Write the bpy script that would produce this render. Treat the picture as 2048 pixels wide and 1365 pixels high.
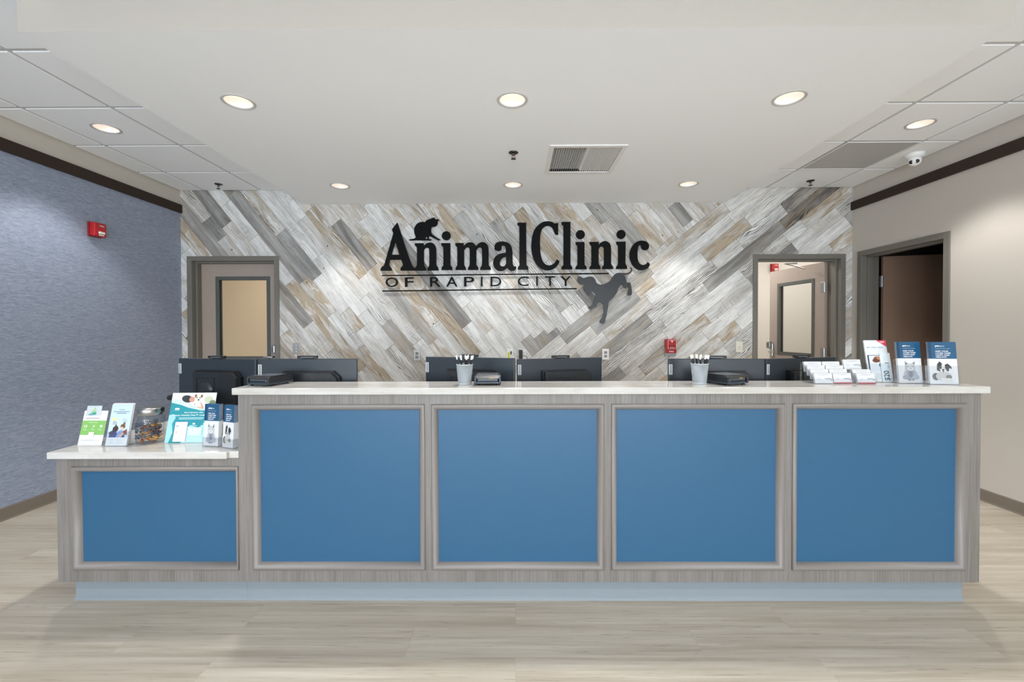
import bpy, bmesh, math, random
from mathutils import Vector, Matrix
for o in list(bpy.data.objects): bpy.data.objects.remove(o, do_unlink=True)
sc = bpy.context.scene
C = sc.collection
R = math.radians

# ------------------------------------------------------------------ camera
EYE = 1.331
cd = bpy.data.cameras.new('camera'); cam = bpy.data.objects.new('camera', cd); C.objects.link(cam)
_f, _p, _y, _r = 884.4, .0127, -.0062, -.0029
F = Vector((math.sin(_y)*math.cos(_p), math.cos(_y)*math.cos(_p), -math.sin(_p)))
R0 = Vector((math.cos(_y), -math.sin(_y), 0)); U0 = R0.cross(F)
R2 = R0*math.cos(_r)+U0*math.sin(_r); U2 = -R0*math.sin(_r)+U0*math.cos(_r)
mw = Matrix.Identity(4)
for i in range(3):
    mw[i][0], mw[i][1], mw[i][2] = R2[i], U2[i], -F[i]
mw[2][3] = EYE
cam.matrix_world = mw
cd.sensor_width = 36; cd.sensor_fit = 'HORIZONTAL'; cd.lens = _f/2048*36; cd.shift_y = -10.8/2048; cd.clip_start = .02
sc.camera = cam

# ------------------------------------------------------------------ world, daylight, exposure
w = bpy.data.worlds.new('world'); sc.world = w; w.use_nodes = True
bg = w.node_tree.nodes['Background']; bg.inputs[0].default_value = (.80, .90, 1, 1); bg.inputs[1].default_value = 1.2
sc.view_settings.view_transform = 'Standard'; sc.view_settings.look = 'None'
sc.cycles.max_bounces = 14; sc.cycles.diffuse_bounces = 9; sc.cycles.transparent_max_bounces = 24
sc.view_settings.gamma = 1; sc.view_settings.exposure = 0.60
try: sc.view_settings.use_curve_mapping = False
except Exception: pass
def area(name, loc, rot, sx, sy, power, col):
    l = bpy.data.lights.new(name, 'AREA'); l.shape = 'RECTANGLE'; l.size = sx; l.size_y = sy; l.energy = power; l.color = col
    o = bpy.data.objects.new(name, l); o.location = loc; o.rotation_euler = rot; C.objects.link(o); return o
DAY = (.86, .93, 1.0)
for x in (-2.4, 0, 2.4):      # daylight entering the three front windows behind the camera
    area('window_daylight', (x, -4.95, 1.35), (R(112), 0, 0), 1.9, 2.1, 92, DAY)
def spot(name, loc, power, size=100, blend=.42, col=(1, .965, .925)):
    l = bpy.data.lights.new(name, 'SPOT'); l.energy = power; l.spot_size = R(size); l.spot_blend = blend; l.color = col
    l.shadow_soft_size = .06
    o = bpy.data.objects.new(name, l); o.location = loc; C.objects.link(o); return o

# ------------------------------------------------------------------ materials
_mc = {}
def srgb(h):
    h = h.lstrip('#'); c = [int(h[i:i+2], 16)/255 for i in (0, 2, 4)]
    return tuple((x/12.92 if x <= .04045 else ((x+.055)/1.055)**2.4) for x in c)+(1,)
def newmat(name):
    m = bpy.data.materials.new(name); m.use_nodes = True
    return m, m.node_tree, m.node_tree.nodes['Principled BSDF']
def N(nt, t, **kw):
    n = nt.nodes.new(t)
    for k, v in kw.items(): setattr(n, k, v)
    return n
def M(h, rough=.6, metal=0, spec=.5, coat=0, var=.03, sc_=40):
    key = (h, rough, metal, spec, coat, var, sc_)
    if key in _mc: return _mc[key]
    m, nt, b = newmat('paint_'+h.strip('#'))
    c = srgb(h)
    nz = N(nt, 'ShaderNodeTexNoise'); nz.inputs['Scale'].default_value = sc_; nz.inputs['Detail'].default_value = 2
    tc = N(nt, 'ShaderNodeTexCoord'); nt.links.new(tc.outputs['Object'], nz.inputs['Vector'])
    mx = N(nt, 'ShaderNodeMix', data_type='RGBA')
    mx.inputs[6].default_value = tuple(x*(1-var) for x in c[:3])+(1,); mx.inputs[7].default_value = tuple(min(1, x*(1+var)) for x in c[:3])+(1,)
    nt.links.new(nz.outputs['Fac'], mx.inputs[0]); nt.links.new(mx.outputs[2], b.inputs['Base Color'])
    b.inputs['Roughness'].default_value = rough; b.inputs['Metallic'].default_value = metal
    b.inputs['Specular IOR Level'].default_value = spec; b.inputs['Coat Weight'].default_value = coat
    _mc[key] = m; return m
def thin_glass(name, tint=(1, 1, 1, 1), gloss=.12, rough=.02):
    m = bpy.data.materials.new(name); m.use_nodes = True; nt = m.node_tree; nt.nodes.clear()
    o = N(nt, 'ShaderNodeOutputMaterial'); t = N(nt, 'ShaderNodeBsdfTransparent'); g = N(nt, 'ShaderNodeBsdfGlossy')
    t.inputs[0].default_value = tint; g.inputs['Roughness'].default_value = rough
    lw = N(nt, 'ShaderNodeLayerWeight'); lw.inputs[0].default_value = .35
    mr = N(nt, 'ShaderNodeMapRange'); mr.inputs[3].default_value = gloss*.4; mr.inputs[4].default_value = min(.9, gloss*4)
    x = N(nt, 'ShaderNodeMixShader'); nt.links.new(lw.outputs['Facing'], mr.inputs[0]); nt.links.new(mr.outputs[0], x.inputs[0])
    nt.links.new(t.outputs[0], x.inputs[1]); nt.links.new(g.outputs[0], x.inputs[2]); nt.links.new(x.outputs[0], o.inputs[0])
    return m
def emis(name, col, st):
    m, nt, b = newmat(name); b.inputs['Base Color'].default_value = (.8, .8, .8, 1)
    b.inputs['Emission Color'].default_value = col; b.inputs['Emission Strength'].default_value = st; return m
def ramp(nt, fac, stops):
    r = N(nt, 'ShaderNodeValToRGB'); e = r.color_ramp.elements
    while len(e) > 1: e.remove(e[0])
    e[0].position = stops[0][0]; e[0].color = stops[0][1]
    for p, c in stops[1:]:
        q = e.new(p); q.color = c
    nt.links.new(fac, r.inputs[0]); return r.outputs[0]
def g4(v): return (v, v, v, 1)
def math_(nt, op, a, b=None, c=None):
    n = N(nt, 'ShaderNodeMath', operation=op)
    for i, v in enumerate((a, b, c)):
        if v is None: continue
        if isinstance(v, (int, float)): n.inputs[i].default_value = v
        else: nt.links.new(v, n.inputs[i])
    return n.outputs[0]
def mixc(nt, f, a, b, mode='MIX'):
    n = N(nt, 'ShaderNodeMix', data_type='RGBA', blend_type=mode)
    for i, v in ((0, f), (6, a), (7, b)):
        if isinstance(v, (int, float)): n.inputs[i].default_value = v
        elif isinstance(v, tuple): n.inputs[i].default_value = v
        else: nt.links.new(v, n.inputs[i])
    return n.outputs[2]
def noise(nt, vec, scale, det=4, rough=.55, dist=0, mp=None):
    if mp:
        q = N(nt, 'ShaderNodeMapping'); q.inputs['Scale'].default_value = mp; nt.links.new(vec, q.inputs[0]); vec = q.outputs[0]
    n = N(nt, 'ShaderNodeTexNoise'); n.inputs['Scale'].default_value = scale; n.inputs['Detail'].default_value = det
    n.inputs['Roughness'].default_value = rough; n.inputs['Distortion'].default_value = dist
    nt.links.new(vec, n.inputs['Vector']); return n.outputs['Fac']
def bump(nt, b, h, st, dist=.002):
    n = N(nt, 'ShaderNodeBump'); n.inputs['Strength'].default_value = st; n.inputs['Distance'].default_value = dist
    nt.links.new(h, n.inputs['Height']); nt.links.new(n.outputs[0], b.inputs['Normal'])

def mat_planks():
    m, nt, b = newmat('whitewashed_wood'); uv = N(nt, 'ShaderNodeUVMap'); uv.uv_map = 'UVMap'
    at = N(nt, 'ShaderNodeAttribute', attribute_name='rnd'); sp = N(nt, 'ShaderNodeSeparateColor'); nt.links.new(at.outputs['Color'], sp.inputs[0])
    tone, tan, grain = sp.outputs[0], sp.outputs[1], sp.outputs[2]
    U = uv.outputs[0]
    # warp so the grain meanders
    wv = noise(nt, U, 1.0, 2, .5, 0, (2.2, 7, 1)); cw = N(nt, 'ShaderNodeCombineXYZ')
    nt.links.new(math_(nt, 'MULTIPLY', math_(nt, 'SUBTRACT', wv, .5), .11), cw.inputs[1])
    ad = N(nt, 'ShaderNodeVectorMath', operation='ADD'); nt.links.new(U, ad.inputs[0]); nt.links.new(cw.outputs[0], ad.inputs[1]); V = ad.outputs[0]
    fine = noise(nt, V, 1, 5, .6, 0, (3.5, 150, 1))
    broad = noise(nt, V, 1, 3, .5, 0, (1.6, 16, 1))
    patch = noise(nt, V, 1, 4, .6, .6, (3.0, 11, 1))
    blot = noise(nt, U, 1, 4, .65, 0, (9, 26, 1))
    base = ramp(nt, blot, [(.25, srgb('d3d3d1')), (.5, srgb('ececeb')), (.75, srgb('f8f8f7'))])
    # grey stain
    gs = ramp(nt, broad, [(.42, g4(0)), (.62, g4(1))])
    g_amt = math_(nt, 'MULTIPLY', gs, .34)
    col = mixc(nt, g_amt, base, srgb('9a9793'))
    col = mixc(nt, math_(nt, 'MULTIPLY', tone, math_(nt, 'ADD', math_(nt, 'MULTIPLY', broad, .9), .42)), col, srgb('504c48'))
    # tan stain
    ts = ramp(nt, patch, [(.42, g4(0)), (.60, g4(1))])
    t2 = math_(nt, 'MINIMUM', .9, math_(nt, 'MULTIPLY', math_(nt, 'ADD', math_(nt, 'MULTIPLY', ts, 1.3), math_(nt, 'MULTIPLY', tan, .22)), tan))
    col = mixc(nt, t2, col, srgb('b5a48c'))
    brn = ramp(nt, noise(nt, V, 1, 5, .6, .3, (4, 40, 1)), [(.55, g4(0)), (.68, g4(1))])
    col = mixc(nt, math_(nt, 'MULTIPLY', math_(nt, 'MULTIPLY', brn, tan), .8), col, srgb('7d6449'))
    # fine lines
    fl = ramp(nt, fine, [(.36, g4(1)), (.50, g4(0))])
    col = mixc(nt, math_(nt, 'MULTIPLY', fl, math_(nt, 'ADD', .22, math_(nt, 'MULTIPLY', grain, .35))), col, srgb('55504a'))
    # bold cathedral grain : bands of a warped wave
    wz = N(nt, 'ShaderNodeTexWave', wave_type='BANDS', bands_direction='Y', wave_profile='SIN'); wz.inputs['Scale'].default_value = 21
    wz.inputs['Distortion'].default_value = 5.5; wz.inputs['Detail'].default_value = 2; wz.inputs['Detail Scale'].default_value = 1.4
    mpv = N(nt, 'ShaderNodeMapping'); mpv.inputs['Scale'].default_value = (.22, 1, 1); nt.links.new(V, mpv.inputs[0]); nt.links.new(mpv.outputs[0], wz.inputs['Vector'])
    wl = ramp(nt, wz.outputs['Fac'], [(.10, g4(1)), (.30, g4(0))])
    gm = ramp(nt, noise(nt, U, 1, 2, .5, 0, (2.5, 6, 1)), [(.38, g4(.15)), (.55, g4(1))])
    ga = math_(nt, 'MULTIPLY', math_(nt, 'MULTIPLY', wl, gm), math_(nt, 'POWER', grain, 3.2))
    col = mixc(nt, math_(nt, 'MULTIPLY', ga, .95), col, srgb('2f2a25'))
    # cross-saw marks
    saw = noise(nt, U, 1, 1, .5, 0, (150, 5, 1)); sm = ramp(nt, noise(nt, U, 1.0, 2, .5, 0, (3, 9, 1)), [(.52, g4(0)), (.68, g4(.35))])
    col = mixc(nt, math_(nt, 'MULTIPLY', ramp(nt, saw, [(.40, g4(1)), (.5, g4(0))]), sm), col, srgb('6c655c'))
    # nail holes and knots
    vo = N(nt, 'ShaderNodeTexVoronoi'); vo.inputs['Scale'].default_value = 5.2; nt.links.new(U, vo.inputs['Vector'])
    kn = ramp(nt, vo.outputs['Distance'], [(.030, g4(1)), (.046, g4(0))])
    col = mixc(nt, kn, col, srgb('2b2724'))
    # seams (second uv map holds metres to the plank edges)
    u2 = N(nt, 'ShaderNodeUVMap'); u2.uv_map = 'EDGE'; s2 = N(nt, 'ShaderNodeSeparateXYZ'); nt.links.new(u2.outputs[0], s2.inputs[0])
    dd = math_(nt, 'MINIMUM', s2.outputs[0], s2.outputs[1])
    seam = ramp(nt, math_(nt, 'MULTIPLY', dd, 100), [(.06, g4(1)), (.22, g4(0))])
    col = mixc(nt, math_(nt, 'MULTIPLY', seam, .8), col, srgb('4a4540'))
    nt.links.new(col, b.inputs['Base Color']); b.inputs['Roughness'].default_value = .55; b.inputs['Specular IOR Level'].default_value = .3
    bump(nt, b, fine, .06); return m

def mat_floor():
    m, nt, b = newmat('wood_look_vinyl'); tc = N(nt, 'ShaderNodeTexCoord'); P = tc.outputs['Object']
    br = N(nt, 'ShaderNodeTexBrick'); br.offset = .37; br.inputs['Scale'].default_value = 1; br.inputs['Brick Width'].default_value = 1.22
    br.inputs['Row Height'].default_value = .178; br.inputs['Mortar Size'].default_value = .0012; br.inputs['Color1'].default_value = g4(0); br.inputs['Color2'].default_value = g4(1)
    br.inputs['Mortar'].default_value = g4(.5); nt.links.new(P, br.inputs['Vector'])
    cx = N(nt, 'ShaderNodeCombineXYZ'); bw = N(nt, 'ShaderNodeSeparateColor'); nt.links.new(br.outputs['Color'], bw.inputs[0])
    off = math_(nt, 'MULTIPLY', bw.outputs[0], 37.0); nt.links.new(off, cx.inputs[0]); nt.links.new(off, cx.inputs[2])
    ad = N(nt, 'ShaderNodeVectorMath', operation='ADD'); nt.links.new(P, ad.inputs[0]); nt.links.new(cx.outputs[0], ad.inputs[1]); V = ad.outputs[0]
    a = noise(nt, V, 1, 6, .66, .35, (1.3, 46, 1)); c = noise(nt, V, 1, 3, .5, .2, (.9, 9, 1)); d = noise(nt, V, 1, 6, .7, .6, (5, 95, 1))
    col = ramp(nt, c, [(.3, srgb('ada292')), (.5, srgb('bbb2a3')), (.72, srgb('c8c0b2'))])
    col = mixc(nt, math_(nt, 'MULTIPLY', ramp(nt, a, [(.32, g4(1)), (.47, g4(0))]), .50), col, srgb('988c7b'))
    col = mixc(nt, math_(nt, 'MULTIPLY', ramp(nt, a, [(.53, g4(0)), (.68, g4(1))]), .45), col, srgb('ded6c8'))
    col = mixc(nt, math_(nt, 'MULTIPLY', ramp(nt, d, [(.30, g4(1)), (.42, g4(0))]), .55), col, srgb('6f6557'))
    col = mixc(nt, math_(nt, 'MULTIPLY', bw.outputs[0], .16), col, srgb('978c7c'))
    col = mixc(nt, math_(nt, 'MULTIPLY', br.outputs['Fac'], .22), col, srgb('80766a'))
    nt.links.new(col, b.inputs['Base Color']); b.inputs['Roughness'].default_value = .42; b.inputs['Specular IOR Level'].default_value = .32
    bump(nt, b, a, .05); return m

def mat_fabric_wall():
    m, nt, b = newmat('blue_grey_wallcovering'); tc = N(nt, 'ShaderNodeTexCoord'); P = tc.outputs['Object']
    a = noise(nt, P, 1, 4, .7, .1, (1, 18, 230)); c = noise(nt, P, 1, 4, .7, .1, (1, 40, 480)); d = noise(nt, P, 1, 2, .5, 0, (1, 1.2, 6))
    s = math_(nt, 'ADD', math_(nt, 'MULTIPLY', a, .5), math_(nt, 'MULTIPLY', c, .5))
    col = ramp(nt, s, [(.38, srgb('76829a')), (.5, srgb('929db1')), (.62, srgb('b2bacb'))])
    col = mixc(nt, math_(nt, 'MULTIPLY', d, .15), col, srgb('73819a'))
    nt.links.new(col, b.inputs['Base Color']); b.inputs['Roughness'].default_value = .52; b.inputs['Specular IOR Level'].default_value = .45
    b.inputs['Sheen Weight'].default_value = .15
    bump(nt, b, s, .25, .003); return m

def mat_laminate():
    m, nt, b = newmat('grey_wood_laminate'); tc = N(nt, 'ShaderNodeTexCoord'); P = tc.outputs['Object']
    a = noise(nt, P, 1, 4, .65, 0, (260, 260, 2.6)); c = noise(nt, P, 1, 3, .5, 0, (16, 16, .8)); d = noise(nt, P, 1, 3, .6, 0, (560, 560, 5))
    s = math_(nt, 'ADD', math_(nt, 'MULTIPLY', a, .6), math_(nt, 'MULTIPLY', d, .4))
    col = ramp(nt, s, [(.34, srgb('5f5a57')), (.5, srgb('79746f')), (.66, srgb('928e8b'))])
    col = mixc(nt, math_(nt, 'MULTIPLY', ramp(nt, c, [(.4, g4(0)), (.6, g4(1))]), .28), col, srgb('938f8e'))
    nt.links.new(col, b.inputs['Base Color']); b.inputs['Roughness'].default_value = .42; bump(nt, b, s, .06); return m

def mat_stone(name, tint):
    m, nt, b = newmat(name); tc = N(nt, 'ShaderNodeTexCoord'); P = tc.outputs['Object']
    a = noise(nt, P, 1, 5, .6, 1.2, (1.6, 7, 14)); c = noise(nt, P, 1, 4, .6, .3, (5, 60, 60)); v = noise(nt, P, 2.2, 3, .5, 2.2)
    col = ramp(nt, a, [(.3, srgb(tint[0])), (.5, srgb(tint[1])), (.72, srgb(tint[2]))])
    col = mixc(nt, math_(nt, 'MULTIPLY', ramp(nt, c, [(.52, g4(0)), (.66, g4(1))]), .22), col, srgb('b9b2a6'))
    col = mixc(nt, math_(nt, 'MULTIPLY', ramp(nt, v, [(.485, g4(0)), (.5, g4(1)), (.515, g4(0))]), .14), col, srgb('a89f92'))
    nt.links.new(col, b.inputs['Base Color']); b.inputs['Roughness'].default_value = .07; b.inputs['Specular IOR Level'].default_value = .55; return m

def mat_textured(name, h, rough, sc_, st, spec=.4, var=.06):
    m, nt, b = newmat(name); tc = N(nt, 'ShaderNodeTexCoord'); P = tc.outputs['Object']
    c = srgb(h); a = noise(nt, P, sc_, 3, .6)
    col = mixc(nt, a, tuple(x*(1-var) for x in c[:3])+(1,), tuple(x*(1+var) for x in c[:3])+(1,))
    nt.links.new(col, b.inputs['Base Color']); b.inputs['Roughness'].default_value = rough; b.inputs['Specular IOR Level'].default_value = spec
    bump(nt, b, a, st, .0015); return m

def mat_perforated(name, base, hole, pitch, frac=.33):
    m, nt, b = newmat(name); tc = N(nt, 'ShaderNodeTexCoord'); s = N(nt, 'ShaderNodeSeparateXYZ'); nt.links.new(tc.outputs['Object'], s.inputs[0])
    x = math_(nt, 'DIVIDE', s.outputs[0], pitch); y = math_(nt, 'ADD', math_(nt, 'DIVIDE', s.outputs[1], pitch), math_(nt, 'DIVIDE', s.outputs[2], pitch))
    px = math_(nt, 'PINGPONG', x, 1.0); py = math_(nt, 'PINGPONG', y, 1.0)
    d = math_(nt, 'ADD', math_(nt, 'POWER', math_(nt, 'SUBTRACT', px, .5), 2.0), math_(nt, 'POWER', math_(nt, 'SUBTRACT', py, .5), 2.0))
    f = math_(nt, 'LESS_THAN', d, frac*frac)
    nt.links.new(mixc(nt, f, srgb(base), srgb(hole)), b.inputs['Base Color']); b.inputs['Roughness'].default_value = .5; return m

PLANK = mat_planks(); FLOOR = mat_floor(); FAB = mat_fabric_wall(); LAM = mat_laminate()
STONE = mat_stone('cream_quartz', ('bdb9b1', 'cdcac5', 'd8d7d5'))
BLUE = mat_textured('blue_panel', '2b5c80', .34, 420, .25, .45)
PAINT = mat_textured('warm_grey_paint', 'c7c1b9', .6, 160, .08, .3, .02)
PAINTL = mat_textured('beige_paint', 'c9c3b9', .6, 160, .08, .3, .02)
CEILP = mat_textured('white_ceiling_paint', 'f3f5f7', .8, 200, .05, .2, .01)
TILE = mat_textured('white_ceiling_tile', 'f5f7f9', .9, 500, .2, .1, .03)
GRID = M('c4c4c3', .6)  # T-bar plane greyer than the tiles: groove shade put into its colour
TRIM = mat_textured('dark_brown_trim', '372c25', .6, 60, .05, .25)
RUBBER = mat_textured('grey_rubber_base', '8d979f', .38, 200, .05, .5)
BASEB = mat_textured('taupe_baseboard', '7b7268', .5, 100, .05)
FRAME = mat_textured('taupe_metal_frame', '75716a', .42, 120, .05, .5)
LEAF = mat_textured('taupe_wood_leaf', 'a89a90', .45, 14, .03, .4, .05)
LEAFD = mat_textured('brown_wood_leaf', '8c7261', .45, 14, .03, .4, .05)
STEEL = M('b9bcbf', .28, 1); NICKEL = M('8f8b82', .3, 1); BLK = M('15171a', .38); BLKM = M('1b1d20', .6); CHAR = M('2a2e33', .4)
WHITE = M('f0f0ee', .45); SIGNB = M('060607', .6, 0, .15)
ACR = thin_glass('clear_acrylic', (.955, .965, .975, 1), .075)
GLASS = thin_glass('clear_glass', (.97, .98, .98, 1), .10)
JAR = thin_glass('jar_glass', (.95, .965, .97, 1), .10)

# ------------------------------------------------------------------ mesh helpers
class MB:
    def __init__(s): s.v = []; s.f = []; s.m = []; s.mats = []; s.T = None; s.sm = []
    def mi(s, m):
        if m not in s.mats: s.mats.append(m)
        return s.mats.index(m)
    def add(s, vs, fs, mat, smooth=False):
        k = len(s.v)
        for p in vs:
            p = Vector(p)
            if s.T is not None: p = s.T @ p
            s.v.append(p)
        i = s.mi(mat)
        for f in fs: s.f.append([a+k for a in f]); s.m.append(i); s.sm.append(smooth)
    def box(s, x0, x1, y0, y1, z0, z1, mat):
        vs = [(x, y, z) for x in (x0, x1) for y in (y0, y1) for z in (z0, z1)]
        s.add(vs, [(0, 1, 3, 2), (4, 6, 7, 5), (0, 4, 5, 1), (2, 3, 7, 6), (0, 2, 6, 4), (1, 5, 7, 3)], mat)
    def bbox(s, x0, x1, y0, y1, z0, z1, mat, r=.003, seg=2):
        bm = bmesh.new(); bmesh.ops.create_cube(bm, size=1)
        for v in bm.verts: v.co = Vector((x0+(v.co.x+.5)*(x1-x0), y0+(v.co.y+.5)*(y1-y0), z0+(v.co.z+.5)*(z1-z0)))
        r = min(r, .49*min(x1-x0, y1-y0, z1-z0))
        bmesh.ops.bevel(bm, geom=list(bm.edges), offset=r, segments=seg, affect='EDGES', profile=.5)
        s.bm(bm, mat)
    def bm(s, bm, mat, smooth=False):
        bm.verts.index_update(); s.add([v.co.copy() for v in bm.verts], [[v.index for v in f.verts] for f in bm.faces], mat, smooth); bm.free()
    def prism(s, pts, mat, frame):   # pts 2d polygon ccw, frame(u,v,w)->xyz for w in 0,1
        n = len(pts); vs = [frame(u, v, 0) for u, v in pts]+[frame(u, v, 1) for u, v in pts]
        s.add(vs, [list(range(n))[::-1], list(range(n, 2*n))]+[[i, (i+1) % n, n+(i+1) % n, n+i] for i in range(n)], mat)
    def lathe(s, prof, mat, n=32, c=(0, 0, 0), smooth=True, axis='z'):
        vs = []; fs = []
        for r, z in prof:
            for i in range(n):
                a = 2*math.pi*i/n; p = (r*math.cos(a), r*math.sin(a), z)
                if axis == 'y': p = (p[0], p[2], p[1])
                if axis == 'x': p = (p[2], p[0], p[1])
                vs.append((c[0]+p[0], c[1]+p[1], c[2]+p[2]))
        for j in range(len(prof)-1):
            for i in range(n): fs.append((j*n+i, j*n+(i+1) % n, (j+1)*n+(i+1) % n, (j+1)*n+i))
        s.add(vs, fs, mat, smooth)
    def disc(s, c, r, mat, n=32, axis='z', rz=None):
        vs = []
        for i in range(n):
            a = 2*math.pi*i/n; u, v = r*math.cos(a), (rz or r)*math.sin(a)
            vs.append({'z': (c[0]+u, c[1]+v, c[2]), 'y': (c[0]+u, c[1], c[2]+v), 'x': (c[0], c[1]+u, c[2]+v)}[axis])
        s.add(vs, [list(range(n))], mat)
    def tube(s, pts, r, mat, n=8, cap=True):
        pts = [Vector(p) for p in pts]; vs = []; fs = []
        rr = r if isinstance(r, (list, tuple)) else [r]*len(pts)
        up = None
        for i, p in enumerate(pts):
            t = (pts[min(i+1, len(pts)-1)]-pts[max(i-1, 0)]).normalized()
            if up is None: up = Vector((0, 0, 1)) if abs(t.z) < .9 else Vector((1, 0, 0))
            a = t.cross(up).normalized(); up = a.cross(t).normalized()
            for k in range(n):
                q = 2*math.pi*k/n; vs.append(p+a*math.cos(q)*rr[i]+up*math.sin(q)*rr[i])
        for i in range(len(pts)-1):
            for k in range(n): fs.append((i*n+k, i*n+(k+1) % n, (i+1)*n+(k+1) % n, (i+1)*n+k))
        s.add(vs, fs, mat, True)
        if cap:
            m0 = len(pts)-1
            s.add(vs[:n], [list(range(n))[::-1]], mat); s.add(vs[m0*n:], [list(range(n))], mat)
    def build(s, name, parent=None):
        me = bpy.data.meshes.new(name); me.from_pydata(s.v, [], s.f)
        for m in s.mats: me.materials.append(m)
        me.polygons.foreach_set('material_index', s.m); me.polygons.foreach_set('use_smooth', s.sm); me.update()
        bm = bmesh.new(); bm.from_mesh(me); bmesh.ops.recalc_face_normals(bm, faces=bm.faces); bm.to_mesh(me); bm.free()
        o = bpy.data.objects.new(name, me); C.objects.link(o)
        if parent: o.parent = parent
        return o
def tag(o, label=None, cat=None, group=None, kind=None):
    if label: o['label'] = label
    if cat: o['category'] = cat
    if group: o['group'] = group
    if kind: o['kind'] = kind
    return o
def thing(name, label, cat, loc=(0, 0, 0), rz=0, group=None, kind=None):
    o = bpy.data.objects.new(name, None); C.objects.link(o); o.location = loc; o.rotation_euler = (0, 0, rz); o.empty_display_size = .05
    return tag(o, label, cat, group, kind)
def copy_tree(o, parent=None):
    c = o.copy(); C.objects.link(c)
    if parent: c.parent = parent
    for ch in [x for x in bpy.data.objects if x.parent == o]: copy_tree(ch, c)
    return c
def curve_mesh(loops, depth=0.0):
    """filled 2D outline(s) with holes -> list of verts (u, v, w) and faces"""
    cu = bpy.data.curves.new('t', 'CURVE'); cu.dimensions = '2D'; cu.fill_mode = 'BOTH'; cu.extrude = depth/2
    for lp in loops:
        s = cu.splines.new('POLY'); s.points.add(len(lp)-1); s.use_cyclic_u = True
        for i, (x, y) in enumerate(lp): s.points[i].co = (x, y, 0, 1)
    ob = bpy.data.objects.new('t', cu); me = bpy.data.meshes.new_from_object(ob)
    vs = [tuple(v.co) for v in me.vertices]; fs = [list(p.vertices) for p in me.polygons]
    bpy.data.objects.remove(ob); bpy.data.curves.remove(cu); bpy.data.meshes.remove(me); return vs, fs
_tc = {}
def text_mesh(txt, depth=0.0, bold=0.0):
    k = (txt, depth, bold)
    if k in _tc: return _tc[k]
    cu = bpy.data.curves.new('t', 'FONT'); cu.body = txt; cu.size = 1; cu.resolution_u = 3; cu.extrude = depth/2; cu.offset = bold
    ob = bpy.data.objects.new('t', cu); me = bpy.data.meshes.new_from_object(ob)
    vs = [tuple(v.co) for v in me.vertices]; fs = [list(p.vertices) for p in me.polygons]
    bpy.data.objects.remove(ob); bpy.data.curves.remove(cu); bpy.data.meshes.remove(me)
    if vs:
        x0 = min(v[0] for v in vs); x1 = max(v[0] for v in vs); y0 = min(v[1] for v in vs); y1 = max(v[1] for v in vs)
        vs = [((v[0]-x0)/(x1-x0), (v[1]-y0)/(y1-y0), v[2]) for v in vs]; asp = (x1-x0)/(y1-y0)
    else: asp = 1
    _tc[k] = (vs, fs, asp); return _tc[k]
def put_text(mb, txt, mat, P, ux, uz, W=None, H=None, bold=0.0, depth=None, nrm=None):
    """text fitted into a box: P lower-left, ux, uz unit vectors, width W, height H"""
    vs, fs, asp = text_mesh(txt, 1.0 if depth else 0.0, bold)
    if W is None: W = H*asp
    if H is None: H = W/asp
    P = Vector(P); ux = Vector(ux); uz = Vector(uz); nn = Vector(nrm) if nrm else Vector((0, 0, 0))
    mb.add([P+ux*(v[0]*W)+uz*(v[1]*H)+nn*(v[2]*(depth or 0)) for v in vs], fs, mat)

# ------------------------------------------------------------------ room constants
XL, XR, YB, CE, SZ = -3.60, 3.612, 4.762, 2.849, 2.691
REAR = -4.8
WT = .14                                       # wall thickness

# ---- floor
mb = MB(); mb.box(XL-.2, XR+2.4, REAR-.2, 8.0, -.08, 0, FLOOR)
tag(mb.build('floor'), 'pale wood-look vinyl plank floor', None, None, 'structure')

# ---- left wall
mb = MB(); mb.box(XL-.14, XL, REAR, YB, 0, 2.64, FAB); mb.box(XL-.14, XL, REAR, YB, 2.64, CE, PAINTL)
tag(mb.build('wall_left'), None, None, None, 'structure')
# ---- right wall with door 3 opening y 3.76..4.609 z 0..2.085
D3a, D3b, D3t = 3.745, 4.625, 2.09
mb = MB(); mb.box(XR, XR+WT, REAR, D3a, 0, CE, PAINT); mb.box(XR, XR+WT, D3b, YB, 0, CE, PAINT); mb.box(XR, XR+WT, D3a, D3b, D3t, CE, PAINT)
tag(mb.build('wall_right'), None, None, None, 'structure')
# ---- trims
mb = MB(); mb.bbox(XL, XL+.022, REAR, YB, 2.600, 2.689, TRIM, .003); tag(mb.build('trim_1'), 'dark brown picture rail on the blue left wall', None, None, 'structure')
mb = MB(); mb.bbox(XR-.022, XR, REAR, YB, 2.598, 2.686, TRIM, .003); tag(mb.build('trim_2'), 'dark brown picture rail on the right wall', None, None, 'structure')
def baseb(name, side, x, y0, y1):
    mb = MB(); s = 1 if side == 'L' else -1
    prof = [(0, 0), (.012, 0), (.007, .012), (.006, .085), (.003, .092), (0, .092)]
    mb.prism([(x+s*a, b) for a, b in prof], BASEB, lambda u, v, w: (u, y0 if w == 0 else y1, v))
    return tag(mb.build(name), None, None, None, 'structure')
baseb('baseboard_left', 'L', XL, REAR, YB); baseb('baseboard_right', 'R', XR, REAR, D3a-.055)

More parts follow.
